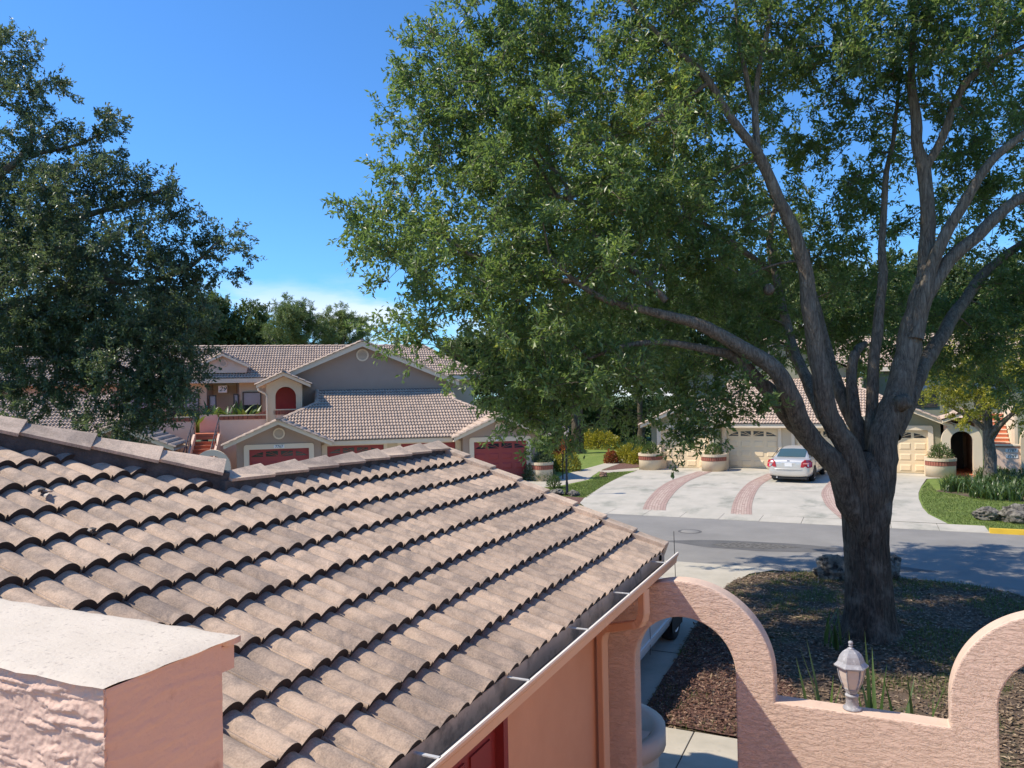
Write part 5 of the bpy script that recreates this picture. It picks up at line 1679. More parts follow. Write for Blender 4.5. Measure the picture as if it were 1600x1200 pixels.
def limb_tubes(limbs, sides=12, rough=.10, seed=0, kk=5):
    parts, nodes = [], []
    for li, L in enumerate(limbs):
        P = np.array(smooth_path([l[:3] for l in L], kk)); Rr = np.interp(np.linspace(0, len(L) - 1, len(P)), np.arange(len(L)), [l[3] for l in L])
        wv = np.array([[noise.noise(Vector((p[0] * 1.3, p[1] * 1.3, p[2] * 1.3 + li))), noise.noise(Vector((p[0] * 1.3 + 9, p[1] * 1.3, p[2] * 1.3 + li))), 0] for p in P]) * Rr[:, None] * .5
        P = P + wv
        V, F = batch_tubes(P[None], Rr[None], sides)
        C = np.repeat(P, sides, 0)
        d = V - C
        f = np.array([1 + rough * noise.fractal(Vector((v[0] * 7, v[1] * 7, v[2] * 2.2)), .8, 2, 3) for v in V])
        V = C + d * f[:, None]
        parts.append((V, F)); nodes.append(np.c_[P, Rr])
    return parts, np.concatenate(nodes)
def crown(limbs_nodes, blobs, rng, dens, twigs, lpt, leaf, spread=1.0, mat=None, name='crown', yellow=None, upb=.5):
    """clusters inside the blobs, each joined to the nearest wood by a curved branch, then twigs and leaves"""
    C, O = [], []
    for x, y, z, r in blobs:
        n = int(dens * r ** 2.3) + 3
        d = unit(rng.normal(size=(n, 3))) * (rng.random((n, 1)) ** .42) * r
        d[:, 2] *= .9
        C.append(d + [x, y, z]); O.append(np.repeat([[x, y, z]], n, 0))
    C, O = np.concatenate(C), np.concatenate(O)
    base = limbs_nodes
    dmin = np.array([np.min(np.sum((base[:, :3] - c) ** 2, 1)) for c in C])
    order = np.argsort(dmin)
    cap = len(base) + len(C) * 5
    NP = np.zeros((cap, 3)); NR = np.zeros(cap); m = len(base)
    NP[:m] = base[:, :3]; NR[:m] = base[:, 3]
    paths, r0, r1 = [], [], []
    for ci in order:
        c = C[ci]
        d2 = np.sum((NP[:m] - c) ** 2, 1) + np.where(NP[:m, 2] > c[2] + .3, .5, 0)
        j = int(np.argmin(d2)); p = NP[j]
        dist = math.sqrt(max(1e-6, np.sum((p - c) ** 2)))
        mid = (p + c) / 2 + rng.normal(size=3) * dist * .10 + np.array([0, 0, .10 * dist])
        t = np.linspace(0, 1, 6)[:, None]
        q = (1 - t) ** 2 * p + 2 * t * (1 - t) * mid + t * t * c
        ra = min(NR[j] * .75, .012 + .016 * dist)
        ra = max(ra, .006)
        paths.append(q); r0.append(ra); r1.append(max(.004, ra * .45))
        NP[m:m + 5] = q[1:]; NR[m:m + 5] = np.linspace(ra, max(.004, ra * .45), 6)[1:]; m += 5
    paths = np.array(paths); rad = np.linspace(0, 1, 6)[None, :] * (np.array(r1) - np.array(r0))[:, None] + np.array(r0)[:, None]
    wood = [batch_tubes(paths, rad, 5)]
    n = len(C) * twigs
    P0 = np.repeat(C, twigs, 0); out = unit(np.repeat(C - O, twigs, 0) + 1e-6)
    D = unit(rng.normal(size=(n, 3)) + out * .7 + [0, 0, .25])
    TL = rng.uniform(.28, .62, n) * spread
    tp = np.stack([P0, P0 + D * TL[:, None] * .5 + [0, 0, .02], P0 + D * TL[:, None] - [0, 0, .03]], 1)
    wood.append(batch_tubes(tp, np.stack([np.full(n, .0055), np.full(n, .004), np.full(n, .002)], 1) * spread, 3))
    N = n * lpt
    ti = np.repeat(np.arange(n), lpt)
    t = rng.random(N) ** .7
    Pp = P0[ti] + D[ti] * (TL[ti] * t)[:, None] + rng.normal(size=(N, 3)) * .035 * spread
    Dd = unit(D[ti] * .55 + rng.normal(size=(N, 3)) * .75 + [0, 0, -.12])
    tint = np.clip(rng.beta(2.0, 2.6, N) * .8 + np.repeat(rng.normal(0, .12, len(C)), twigs * lpt), 0, .93)
    if yellow is not None:
        for yx, yy, yz, yr, amt in yellow:
            w = np.exp(-np.sum((Pp - [yx, yy, yz]) ** 2, 1) / yr ** 2)
            tint = np.clip(tint + w * amt * rng.random(N), 0, 1)
    LL = rng.uniform(.72, 1.25, N) * leaf[0]; WW = LL * leaf[1] * rng.uniform(.8, 1.2, N)
    me = leaf_mesh(name, Pp, Dd, LL, WW, mat, rng, upb, .14, tint)
    return me, wood, N
OAK_LIMBS=[
 [(-0.1,14.08,-0.08,0.491),(-0.09,14.08,0.44,0.384),(-0.1,14.08,1.08,0.352),(-0.12,14.07,1.61,0.347),(-0.12,14.07,2.14,0.373),(-0.11,14.07,2.52,0.427),(-0.1,14.08,2.84,0.373),(-0.09,14.08,3.16,0.16)],
 [(-0.16,13.94,1.63,0.143),(-0.27,13.77,2.23,0.198),(-0.51,13.54,2.85,0.183),(-0.81,13.28,3.36,0.167),(-1.11,13.02,3.89,0.156),(-1.37,12.78,4.53,0.141),(-1.89,12.41,4.95,0.117),(-2.38,12.07,5.25,0.094),(-2.86,11.72,5.4,0.071),(-3.16,11.46,5.49,0.062),(-3.57,11.15,5.61,0.052),(-3.97,10.85,5.89,0.039),(-4.27,10.59,6.26,0.026)],
 [(-0.83,13.73,3.22,0.163),(-1.06,13.5,3.56,0.152),(-1.33,13.26,3.99,0.137),(-1.59,13.01,4.31,0.117),(-1.95,12.72,4.73,0.088),(-2.3,12.43,4.86,0.069),(-2.91,12.02,4.99,0.05),(-3.43,11.65,4.95,0.036),(-3.94,11.29,4.75,0.022)],
 [(-0.12,13.85,1.65,0.132),(-0.17,13.77,2.45,0.198),(-0.35,13.63,3.08,0.188),(-0.51,13.5,3.5,0.168),(-0.7,13.36,4.16,0.149),(-0.76,13.27,4.7,0.139),(-0.85,13.18,5.32,0.125),(-0.9,13.1,6.08,0.115),(-0.98,13.0,6.46,0.105),(-1.12,12.88,6.88,0.096),(-1.22,12.78,7.13,0.091),(-1.37,12.65,7.62,0.086),(-1.5,12.54,7.91,0.081)],
 [(-1.5,12.54,7.91,0.077),(-1.76,12.39,8.28,0.067),(-1.91,12.28,8.53,0.063),(-2.17,12.13,9.02,0.058),(-2.43,11.98,9.34,0.049),(-2.77,11.79,9.67,0.04),(-3.11,11.6,10.06,0.031),(-3.36,11.45,10.54,0.022)],
 [(-1.5,12.54,7.91,0.059),(-1.53,12.58,8.22,0.054),(-1.56,12.62,8.69,0.05),(-1.5,12.71,9.25,0.041),(-1.38,12.82,9.79,0.037),(-1.32,12.9,10.43,0.028),(-1.36,12.94,11.07,0.018)],
 [(-1.56,12.62,8.69,0.045),(-1.7,12.63,9.33,0.036),(-1.8,12.66,10.01,0.028),(-1.83,12.72,10.77,0.018)],
 [(-0.1,14.3,2.76,0.166),(-0.16,14.54,3.28,0.149),(-0.36,14.73,3.89,0.132),(-0.58,14.9,4.49,0.103),(-0.72,15.11,5.11,0.079),(-0.93,15.29,6.08,0.053),(-1.02,15.52,6.84,0.033)],
 [(-0.17,14.48,3.18,0.129),(-0.26,14.55,3.73,0.11),(-0.3,14.65,4.28,0.095),(-0.22,14.79,4.82,0.081),(-0.06,14.98,4.99,0.051)],
 [(-0.6,14.06,3.42,0.127),(-0.85,14.29,4.02,0.11),(-1.03,14.56,4.41,0.102),(-1.25,14.8,4.94,0.094),(-1.42,15.07,5.67,0.08),(-1.61,15.33,6.44,0.066),(-1.71,15.63,7.17,0.056),(-1.59,16.03,7.99,0.034)],
 [(-0.0,14.34,2.76,0.127),(-0.03,14.42,3.29,0.108),(0.04,14.54,4.05,0.099),(0.11,14.66,4.97,0.089),(0.18,14.78,5.67,0.08),(0.23,14.89,6.22,0.075),(0.26,15.0,6.8,0.061),(0.31,15.11,7.87,0.051),(0.46,15.27,8.53,0.041),(0.56,15.4,9.41,0.031),(0.63,15.52,10.24,0.021)],
 [(-0.08,13.98,1.52,0.143),(0.01,14.02,2.16,0.238),(0.08,14.07,2.63,0.248),(0.2,14.13,3.15,0.238),(0.35,14.2,3.74,0.224),(0.46,14.26,4.21,0.205),(0.59,14.33,4.77,0.196),(0.71,14.39,5.32,0.182),(0.82,14.45,5.75,0.163),(0.9,14.5,6.12,0.139),(0.94,14.52,6.91,0.115),(0.9,14.51,7.85,0.101),(0.8,14.47,8.25,0.091),(0.79,14.47,8.73,0.081),(0.74,14.46,9.46,0.058),(0.79,14.48,10.23,0.043),(0.85,14.52,11.08,0.029)],
 [(0.9,14.49,7.85,0.077),(1.12,14.49,8.21,0.066),(1.33,14.48,8.76,0.061),(1.54,14.48,9.19,0.056),(1.92,14.56,9.46,0.051),(2.19,14.58,9.56,0.041),(2.68,14.71,9.81,0.027)],
 [(0.67,14.27,5.1,0.114),(0.87,14.26,5.85,0.104),(1.18,14.3,6.67,0.089),(1.35,14.28,6.99,0.084),(1.66,14.32,7.54,0.074),(1.93,14.34,7.89,0.064),(2.27,14.4,8.16,0.059),(2.8,14.55,8.61,0.036)],
 [(0.67,14.27,5.0,0.133),(0.89,14.32,5.69,0.123),(1.24,14.43,6.29,0.108),(1.6,14.54,6.63,0.098),(1.95,14.65,6.99,0.093),(2.31,14.76,7.25,0.084),(2.95,15.0,7.4,0.06),(3.6,15.25,7.79,0.037)],
 [(0.33,14.39,3.41,0.155),(0.6,14.84,4.04,0.139),(0.93,15.33,4.66,0.127),(1.27,15.82,5.23,0.114),(1.54,16.28,5.69,0.106),(2.04,16.84,6.38,0.086),(2.72,17.49,6.92,0.066),(3.69,18.27,7.45,0.039)],
 [(-2.82,11.7,5.61,0.053),(-3.21,11.66,6.03,0.049),(-3.77,11.52,6.56,0.045),(-4.17,11.47,7.1,0.041),(-4.39,11.5,7.64,0.032),(-4.71,11.49,7.99,0.023)],
 [(-2.17,12.12,9.01,0.036),(-2.65,12.09,8.76,0.036),(-3.25,12.0,8.43,0.032),(-3.96,11.86,8.29,0.028),(-4.69,11.72,8.15,0.019)],
 [(-1.65,15.78,6.5,0.056),(-2.17,15.24,6.9,0.055),(-2.78,14.67,7.35,0.049),(-3.58,14.0,7.55,0.043),(-4.36,13.34,7.5,0.037),(-4.99,12.75,7.74,0.031),(-5.8,12.08,7.75,0.02)],
 [(-4.03,11.03,5.92,0.035),(-4.52,10.93,5.99,0.031),(-5.01,10.84,6.17,0.031),(-5.61,10.69,6.4,0.027),(-6.12,10.59,6.74,0.023),(-6.64,10.47,6.77,0.014)],
 [(-4.82,12.32,7.62,0.03),(-5.19,12.09,8.33,0.03),(-5.55,11.87,9.09,0.025),(-5.91,11.64,9.73,0.024),(-6.18,11.46,10.15,0.015)],
]
OAK_BLOBS=[(-6.93,10.56,7.23,0.9),(-7.22,10.42,6.8,0.6),(-6.49,10.21,6.11,0.8),(-6.91,10.57,5.41,0.45),(-6.8,11.17,8.1,0.9),(-6.99,11.09,8.76,0.55),(-6.49,11.32,9.29,1.0),(-6.18,11.46,10.26,1.1),(-5.39,11.83,10.24,1.2),(-6.82,11.16,9.78,0.4),(-5.68,11.14,8.56,1.2),(-5.38,10.73,7.09,1.2),(-5.49,10.46,5.96,1.0),(-6.05,10.42,5.2,0.6),(-5.06,10.66,5.07,1.0),(-5.34,10.75,4.39,0.7),(-4.54,10.9,4.17,0.75),(-3.82,10.91,4.35,0.9),(-4.94,10.94,3.83,0.35),(-4.26,11.25,3.86,0.45),(-3.71,12.17,4.25,0.7),(-2.95,12.53,4.23,0.6),(-2.5,11.85,3.83,0.42),(-2.3,12.94,4.32,0.5),(-2.46,11.87,3.44,0.14),(-1.9,12.35,3.96,0.35),(-1.63,12.48,3.81,0.2),(-4.45,11.72,8.74,1.4),(-4.39,11.19,7.07,1.4),(-4.21,10.94,5.63,1.3),(-3.3,12.25,9.55,1.4),(-3.2,11.75,7.84,1.3),(-3.46,12.62,6.5,1.2),(-3.6,13.0,5.02,0.9),(-3.67,12.08,10.39,1.3),(-2.16,12.78,10.05,1.3),(-2.36,13.8,9.05,1.2),(-2.49,13.73,7.37,1.2),(-2.61,13.68,6.24,1.1),(-2.59,14.02,5.14,0.9),(-1.2,15.99,6.43,1.1),(-1.17,16.0,8.05,1.2),(-0.96,15.0,9.55,1.2),(-0.84,13.4,10.13,1.2),(-0.2,17.01,5.7,1.0),(-0.17,16.47,7.03,1.1),(-0.13,15.39,8.48,1.0),(0.3,14.48,9.79,1.2),(-0.07,13.21,10.18,1.2),(1.24,14.37,9.87,1.2),(1.92,14.13,9.93,1.2),(2.35,15.44,9.1,1.1),(1.6,16.75,7.87,1.0),(2.4,16.57,8.19,1.0),(1.9,16.89,6.29,1.1),(2.55,17.19,5.43,1.1),(1.61,17.3,4.99,0.9),(2.61,17.77,4.35,0.8),(0.96,17.55,5.29,0.8),(1.36,16.08,8.92,0.9),(3.68,17.16,8.87,1.5),(3.64,17.15,6.53,1.5),(4.14,17.38,4.77,1.2),(5.25,17.89,7.67,1.5),(-5.36,11.84,11.76,1.4),(-3.88,12.53,12.16,1.5),(-1.92,13.45,12.12,1.6),(0.04,14.36,12.07,1.6),(2.01,15.28,12.03,1.5),(-3.5,13.27,14.03,1.6),(-0.94,14.46,14.2,1.7),(1.09,15.4,13.93,1.6),(2.97,15.73,11.25,1.5),(-5.33,14.62,6.98,1.4),(-6.27,13.63,8.16,1.3),(-6.3,13.61,6.29,1.2),(-4.71,14.9,8.9,1.3),(-4.31,15.65,6.37,1.3),(-5.2,14.13,4.89,0.9),(-2.57,17.01,6.4,1.1),(-3.67,15.94,8.36,1.3),(-5.55,13.96,10.4,1.3),(-7.18,12.65,6.85,0.9),(-1.86,14.36,4.78,0.45),(-1.43,15.66,5.29,0.55),(-0.78,16.52,5.57,0.6),(-1.9,14.78,5.5,0.6),(-1.34,15.92,4.81,0.3),(-0.34,17.5,5.35,0.8),(0.5,17.89,5.07,0.5),(-0.83,17.27,4.99,0.45),(1.3,17.71,4.77,0.5),(0.02,18.21,4.76,0.3),(-6.95,16.07,7.35,1.5),(-5.59,17.58,8.22,1.6),(-3.84,18.62,8.22,1.6),(-4.79,17.63,9.64,1.5),(-6.46,15.74,8.95,1.4),(-2.45,19.27,7.42,1.3),(-3.55,18.54,6.65,1.2),(-6.68,12.88,10.22,1.0),(-2.78,16.36,10.74,1.2),(-4.06,14.66,4.86,0.8)]
LEFT_LIMBS=[
 [(-25.46,12.4,1.9,0.55),(-25.42,12.42,3.91,0.458),(-25.32,12.47,5.19,0.403),(-25.05,12.59,6.29,0.367)],
 [(-25.05,12.59,6.29,0.238),(-23.5,13.28,7.54,0.201),(-21.95,13.96,8.41,0.165),(-20.91,14.41,9.3,0.119),(-19.88,14.86,9.63,0.082),(-18.69,15.37,9.96,0.055),(-18.0,15.66,10.31,0.036)],
 [(-25.05,12.59,6.29,0.238),(-24.51,12.84,8.48,0.202),(-23.49,13.32,9.92,0.147),(-22.48,13.79,10.82,0.11),(-21.97,14.03,11.27,0.092),(-21.66,14.17,11.99,0.073),(-21.82,14.1,12.49,0.055),(-22.28,13.89,12.83,0.037)],
 [(-25.05,12.59,6.29,0.202),(-23.35,13.35,6.62,0.165),(-21.81,14.03,7.13,0.128),(-20.28,14.71,7.64,0.1),(-18.76,15.38,7.6,0.073),(-17.57,15.9,7.94,0.055),(-16.79,16.22,8.64,0.036)],
 [(-25.23,12.51,5.56,0.183),(-23.02,13.32,5.51,0.145),(-21.18,13.96,5.64,0.108),(-19.53,14.5,5.42,0.08),(-18.24,14.89,4.85,0.062),(-17.6,14.96,4.31,0.035)],
 [(-21.97,14.03,11.27,0.064),(-21.47,14.26,11.38,0.055),(-20.8,14.57,11.52,0.046),(-20.22,14.85,11.72,0.037),(-19.8,15.04,11.95,0.028)],
 [(-22.02,14.01,8.43,0.073),(-20.97,14.16,8.86,0.054),(-19.95,14.31,9.26,0.036)],
]
LEFT_BLOBS=[(-21.77,14.12,13.37,1.0),(-22.16,13.94,14.66,0.7),(-21.14,14.42,11.16,1.4),(-22.17,13.94,9.35,2),(-19.97,14.96,11.77,0.7),(-19.59,15.14,12.32,0.35),(-19.16,15.34,10.38,1.1),(-19.41,14.12,9.43,1.5),(-18.34,15.72,9.81,0.8),(-20.56,13.58,7.35,2),(-18.65,14.47,7.66,1.7),(-18.03,15.86,8.34,1.1),(-16.94,16.37,9.14,0.6),(-16.71,16.48,8.13,0.6),(-17.47,16.13,7.41,0.8),(-17.56,14.98,6.76,1.2),(-19.48,14.09,5.75,1.4),(-18.06,14.75,5.2,1.2),(-16.94,15.27,5.61,0.7),(-21.07,13.35,5.44,1.0),(-17.6,14.96,4.14,0.6),(-18.4,14.59,3.98,0.6),(-17.44,15.59,4.66,0.5),(-17.91,13.71,3.17,0.45),(-17.31,14.0,3.15,0.35),(-17.38,16.17,5.58,0.22),(-24.98,12.63,10.32,2.5),(-25.04,12.6,6.66,2.5),(-24.09,13.04,13.97,1.8),(-27.5,11.45,8.54,2.5),(-26.61,11.87,12.19,2.2),(-25.6,14.54,11.84,2),(-23.97,15.86,8.89,2),(-21.33,16.53,7.15,1.6),(-20.4,12.56,3.72,0.4),(-19.5,13.53,4.7,0.8),(-18.42,14.03,4.51,0.75),(-17.41,14.5,4.66,0.65),(-16.64,14.86,3.96,0.4),(-20.49,13.4,4.72,0.8),(-18.28,13.54,3.76,0.45),(-17.15,14.07,3.65,0.5),(-16.7,15.16,4.73,0.3),(-19.62,14.02,6.46,1.0),(-20.82,12.91,4.39,0.5),(-20.9,13.43,6.13,1.0),(-17.31,14.55,5.68,0.8),(-16.77,15.35,6.4,0.55),(-17.65,13.84,5.33,0.8),(-19.62,13.25,4.03,0.4),(-16.88,14.53,4.82,0.5)]
# ------------------------------------------------------------------ the big oak
rng = np.random.default_rng(11)
oak = empty('oak_tree', (-.1, 14.08, 0)); tag(oak, 'large live oak with forked dark trunk and spreading limbs in front of the driveway', 'tree')
OFF = np.array([-.1, 14.08, 0])
lim = [[(p[0] - OFF[0], p[1] - OFF[1], p[2], p[3]) for p in L] for L in OAK_LIMBS]
parts, nodes = limb_tubes(lim[1:], 14, .16)
pale = [p for i, p in enumerate(parts) if i + 1 in (1, 3, 4, 5, 6, 10, 11, 12, 13, 14)]
parts = [p for i, p in enumerate(parts) if i + 1 not in (1, 3, 4, 5, 6, 10, 11, 12, 13, 14)]
# trunk: two fused stems with root flare and deep furrows
TP = np.array(smooth_path([l[:3] for l in lim[0]], 8)); TR = np.interp(np.linspace(0, len(lim[0]) - 1, len(TP)), np.arange(len(lim[0])), [l[3] for l in lim[0]])
sides = 72
V, F = batch_tubes(TP[None], TR[None], sides)
C = np.repeat(TP, sides, 0); d = V - C
out_ = np.empty(len(V))
for i, v in enumerate(V):
    z = C[i][2]
    a = math.atan2(d[i][1], d[i][0])
    fl = math.exp(-max(z, 0) / .22) * .24 * (1 + .8 * noise.noise(Vector((math.cos(a) * 2.2, math.sin(a) * 2.2, 5))))
    lobe = -.16 * math.exp(-((a + math.pi / 2 + .15) / .22) ** 2) * min(1, .25 + max(z, 0) / 2.4) - .08 * math.exp(-((a + math.pi / 2 - .9) / .3) ** 2)
    fur = .055 * noise.fractal(Vector((math.cos(a) * 5, math.sin(a) * 5, z * .8)), .8, 2, 4) + .03 * abs(noise.noise(Vector((math.cos(a) * 11, math.sin(a) * 11, z * 1.6))))
    out_[i] = 1 + fl + lobe + fur
parts.append((C + d * out_[:, None], F))
# healed stub and knot on the right side
ob_ = [(x - OFF[0], y - OFF[1], z, r) for x, y, z, r in OAK_BLOBS]
yel = [(-3.9 + .1, 12.6 - 14.08, 8.3, 1.6, .7), (-4.6, -2.5, 5.0, 1.2, .35), (-2.5, -1.5, 9.4, 1.8, .35)]
cm, wood, nl = crown(nodes, ob_, rng, 14.5, 5, 33, (.100, .38), 1.0, OAKLEAF, 'crown', yel)
print('oak leaves', nl)
Vw, Fw = merge(parts + wood)
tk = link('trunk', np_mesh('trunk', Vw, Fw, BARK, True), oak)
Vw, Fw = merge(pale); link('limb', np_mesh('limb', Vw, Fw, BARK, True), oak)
for (x, y, z), dr_v, r in (((.62, -.1, 3.98), (.13, -.06, .05), .12), ((-1.35, -1.0, 5.85), (.02, -.1, .0), .08)):
    p = Vector((x, y, z)); q = Vector(dr_v)
    kn = MB(); kn.tube([p - q * .8, p - q * .2, p + q * .35, p + q * .55], [r * 1.25, r * 1.1, r, r * .55], 12, jitter=lambda p, d, a: 1 + .15 * noise.noise(p * 6 + d))
    kn.build('branch_stub', [BARK], oak)
co = link('crown', cm, oak); co['kind'] = 'stuff'

# ------------------------------------------------------------------ dark oak at the left
lo = empty('oak_tree', LEFT_LIMBS[0][0][:3][:2] + (0,)); tag(lo, 'dark broad oak filling the left edge before the far-left roofs', 'tree')
OF2 = np.array(LEFT_LIMBS[0][0][:2] + (0,))
lim2 = [[(p[0] - OF2[0], p[1] - OF2[1], p[2], p[3]) for p in L] for L in LEFT_LIMBS]
lim2[0][0] = lim2[0][0][:2] + (-.1, lim2[0][0][3])
parts, nodes = limb_tubes(lim2, 12, .12)
lb_ = [(x - OF2[0], y - OF2[1], z, r) for x, y, z, r in LEFT_BLOBS]
cm, wood, nl = crown(nodes, lb_, rng, 18, 5, 28, (.115, .42), 1.05, DARKLEAF, 'crown')
print('left oak leaves', nl)
Vw, Fw = merge(parts + wood)
link('trunk', np_mesh('trunk', Vw, Fw, BARK, True), lo)
co = link('crown', cm, lo); co['kind'] = 'stuff'

# ------------------------------------------------------------------ generic trees for the middle and far distance
def grow(seed, h, rad, trunk_r, leafsize, lpt, dens, mat, bark, clear=.3, nblob=14, flat=.8, twigs=4, spread=1.3, nlimb=6, low=.18):
    rg2 = np.random.default_rng(seed)
    bl = []
    for i in range(nblob):
        a = rg2.uniform(0, 2 * math.pi); rr = rad * rg2.uniform(.15, .78)
        zz = h * (clear + (1 - clear) * (low + (.84 - low) * rg2.random()))
        sc = 1 - .55 * abs((zz / h - clear) / (1 - clear) - .42)
        bl.append((rr * sc * math.cos(a), rr * sc * math.sin(a), zz, rad * rg2.uniform(.26, .42)))
    bl.append((0, 0, h * (1 - (1 - clear) * .16), rad * .36))
    limbs = [[(0, 0, -.1, trunk_r * 1.3), (0.02, 0, h * .1, trunk_r), (.05, .03, h * clear, trunk_r * .85), (.1, .05, h * .62, trunk_r * .5), (.1, .0, h * .88, trunk_r * .15)]]
    for i in range(nlimb):
        a = 2 * math.pi * i / nlimb + rg2.uniform(-.4, .4); z0 = h * rg2.uniform(clear * .75, .6); e = rad * rg2.uniform(.5, .8)
        limbs.append([(0.03, .02, z0, trunk_r * .5), (e * .4 * math.cos(a), e * .4 * math.sin(a), z0 + h * .09, trunk_r * .35), (e * math.cos(a), e * math.sin(a), z0 + h * .2, trunk_r * .12)])
    parts, nodes = limb_tubes(limbs, 9, .12, kk=3)
    cm, wood, nl = crown(nodes, bl, rg2, dens, twigs, lpt, leafsize, spread, mat, 'crown', None, .4)
    Vw, Fw = merge(parts + wood[:1])
    return np_mesh('trunk', Vw, Fw, bark, True), cm, nl
def plant_tree(meshes, name, loc, sc, rz, label, cat='tree', group=None):
    t = empty(name, loc, rz); t.scale = (sc[0], sc[0], sc[1]) if isinstance(sc, tuple) else (sc,) * 3
    tag(t, label, cat, group)
    link('trunk', meshes[0], t); c = link('crown', meshes[1], t); c['kind'] = 'stuff'
    return t
HARD = [grow(21, 11, 4.4, .28, (.21, .55), 22, 6.0, FARLEAF, BARK, .16, 26), grow(22, 11, 4.2, .26, (.21, .55), 22, 6.0, FARLEAF, BARK, .14, 26)]
PINE = [grow(31, 12, 3.3, .22, (.26, .16), 34, 7.0, PINELEAF, BARK_PALE, .42, 18, twigs=4, spread=1.0)]
def at(px, D): return (D * ((px - 800) / 1200 * math.cos(YAW) - math.sin(YAW)), D * ((px - 800) / 1200 * math.sin(YAW) + math.cos(YAW)), 0)
def A(px, D): return at(px, D)[:2]
far = [  # kind, variant, spot, scale xy, scale z, turn, label
 ('h', 0, A(318, 62), 1.0, 1.20, .3, 'dense dark green tree behind the condo roof, nearest the left oak'),
 ('h', 1, A(392, 64), 1.0, 1.12, 1.4, 'round grey green tree behind the condo roof, between the left oak and the pines'),
 ('h', 1, A(250, 66), 1.2, 1.25, 2.2, 'taller tree mostly covered by the left oak, behind the condo'),
 ('p', 0, A(462, 60), 1.0, 1.02, .8, 'pale airy pine rising behind the condo roof ridge'),
 ('p', 0, A(524, 62), .95, .98, 2.6, 'smaller pine with leaning limb just left of the round vent gable'),
 ('h', 0, A(430, 72), 1.0, .98, 2.9, 'low tree filling the gap below the pale pine'),
 ('h', 0, A(735, 60), 1.0, .82, 3.0, 'low broad tree right of the grey gable, behind the oak crown'),
 ('h', 1, A(800, 62), 1.05, 1.0, 4.1, 'dark tree at the back of the lawn, left of the lawn trunk'),
 ('h', 0, A(868, 66), 1.1, 1.15, 5.0, 'dark tree at the back of the lawn, behind the golden shrubs'),
 ('h', 1, A(935, 63), 1.1, 1.15, 1.0, 'dark tree at the back of the lawn, second from the olive gable'),
 ('h', 0, A(1000, 60), 1.0, 1.10, 1.9, 'dark tree rising just left of the olive gable'),
 ('h', 1, A(1075, 64), 1.1, 1.30, 2.0, 'tree behind the right condo roof, above the first cream door'),
 ('h', 0, A(1150, 66), 1.2, 1.42, .5, 'tree behind the right condo roof, above the second cream door'),
 ('h', 1, A(1235, 66), 1.2, 1.45, 3.5, 'tall tree behind the right condo roof, above the silver car'),
 ('h', 0, A(1320, 68), 1.2, 1.42, 2.5, 'tall tree behind the right condo, between the oak limbs'),
 ('h', 1, A(1410, 66), 1.2, 1.45, 5.2, 'tall tree behind the right condo, right of the oak trunk'),
 ('h', 0, A(1500, 66), 1.2, 1.40, 4.4, 'tall tree behind the right condo, above the entry arch'),
 ('h', 1, A(1600, 64), 1.25, 1.40, 5.5, 'tall tree behind the right condo at the right picture edge'),
 ('h', 1, A(90, 64), 1.3, 1.2, 5.5, 'tree behind the far-left garages, covered by the left oak'),
 ('h', 0, A(-20, 60), 1.3, 1.2, 1.5, 'tree at the left picture edge behind the left oak'),
]
for kind, i, (x, y), sx_, sz_, rz, lab in far:
    plant_tree((HARD if kind == 'h' else PINE)[i], 'oak_tree' if kind == 'h' else 'pine_tree', (x, y, 0), (sx_, sz_), rz, lab, 'tree', 'trees behind the houses')
# trunk on the back lawn and the small yellow-green tree by the right path
LAWNT = grow(41, 10, 4.0, .42, (.15, .42), 22, 3.0, OAKLEAF, BARK, .42, 13)
plant_tree(LAWNT, 'oak_tree', (-18.25, 49.5, 0), (1.0, 1.0), .4, 'shade tree with thick grey trunk on the lawn between the two buildings')
YT = grow(52, 6.6, 3.0, .24, (.12, .45), 26, 8.0, LIMELEAF, BARK_PALE, .34, 22, nlimb=5, spread=1.0, low=.05)
plant_tree(YT, 'young_oak', (4.55, 38.1, 0), (1.0, 1.0), 2.3, 'small yellow green tree with grey trunk in the dark lily bed by the entry arch')

# ------------------------------------------------------------------ shrubs and strap-leaf plants
def shrub(name, loc, rad, n, leaf, mat, label, cat='shrub', group=None, shell=.55, seed=1, parent=None, stems=True):
    rg2 = np.random.default_rng(seed)
    d = unit(rg2.normal(size=(n, 3))); d[:, 2] = np.abs(d[:, 2]) * 1.0
    lump = np.array([1 + .22 * noise.noise(Vector(q * 2.4) + Vector((seed, 0, 0))) for q in d])
    r = (shell + (1 - shell) * rg2.random(n) ** .5) * lump
    P = d * r[:, None] * np.array(rad)
    D = unit(d * .8 + rg2.normal(size=(n, 3)) * .7 + [0, 0, .3])
    L = rg2.uniform(.7, 1.3, n) * leaf[0]
    t = empty(name, loc); tag(t, label, cat, group)
    c = link('foliage', leaf_mesh('foliage', P, D, L, L * leaf[1], mat, rg2, .5), t); c['kind'] = 'stuff'
    if stems:
        b = MB()
        for k in range(7):
            a = 2 * math.pi * k / 7
            b.tube([(0.03 * math.cos(a), .03 * math.sin(a), 0), (rad[0] * .35 * math.cos(a), rad[1] * .35 * math.sin(a), rad[2] * .5), (rad[0] * .6 * math.cos(a), rad[1] * .6 * math.sin(a), rad[2] * .85)], [.02, .014, .006], 5)
        b.build('stem', [BARK], t)
    return t
shrub('shrub', (-13.0, 44.0, 0), (.95, .8, 1.0), 2600, (.13, .45), YELLOWLEAF, 'golden yellow shrub against the left wall of the cream garages', seed=2)
shrub('shrub', (-12.1, 43.3, 0), (.8, .7, .9), 2000, (.13, .45), YELLOWLEAF, 'golden shrub next to the left planter of the cream garages', seed=3)
shrub('shrub', (-13.85, 43.2, 0), (.42, .4, .7), 800, (.13, .45), REDLEAF, 'rusty red croton at the left end of the golden shrubs', seed=4)
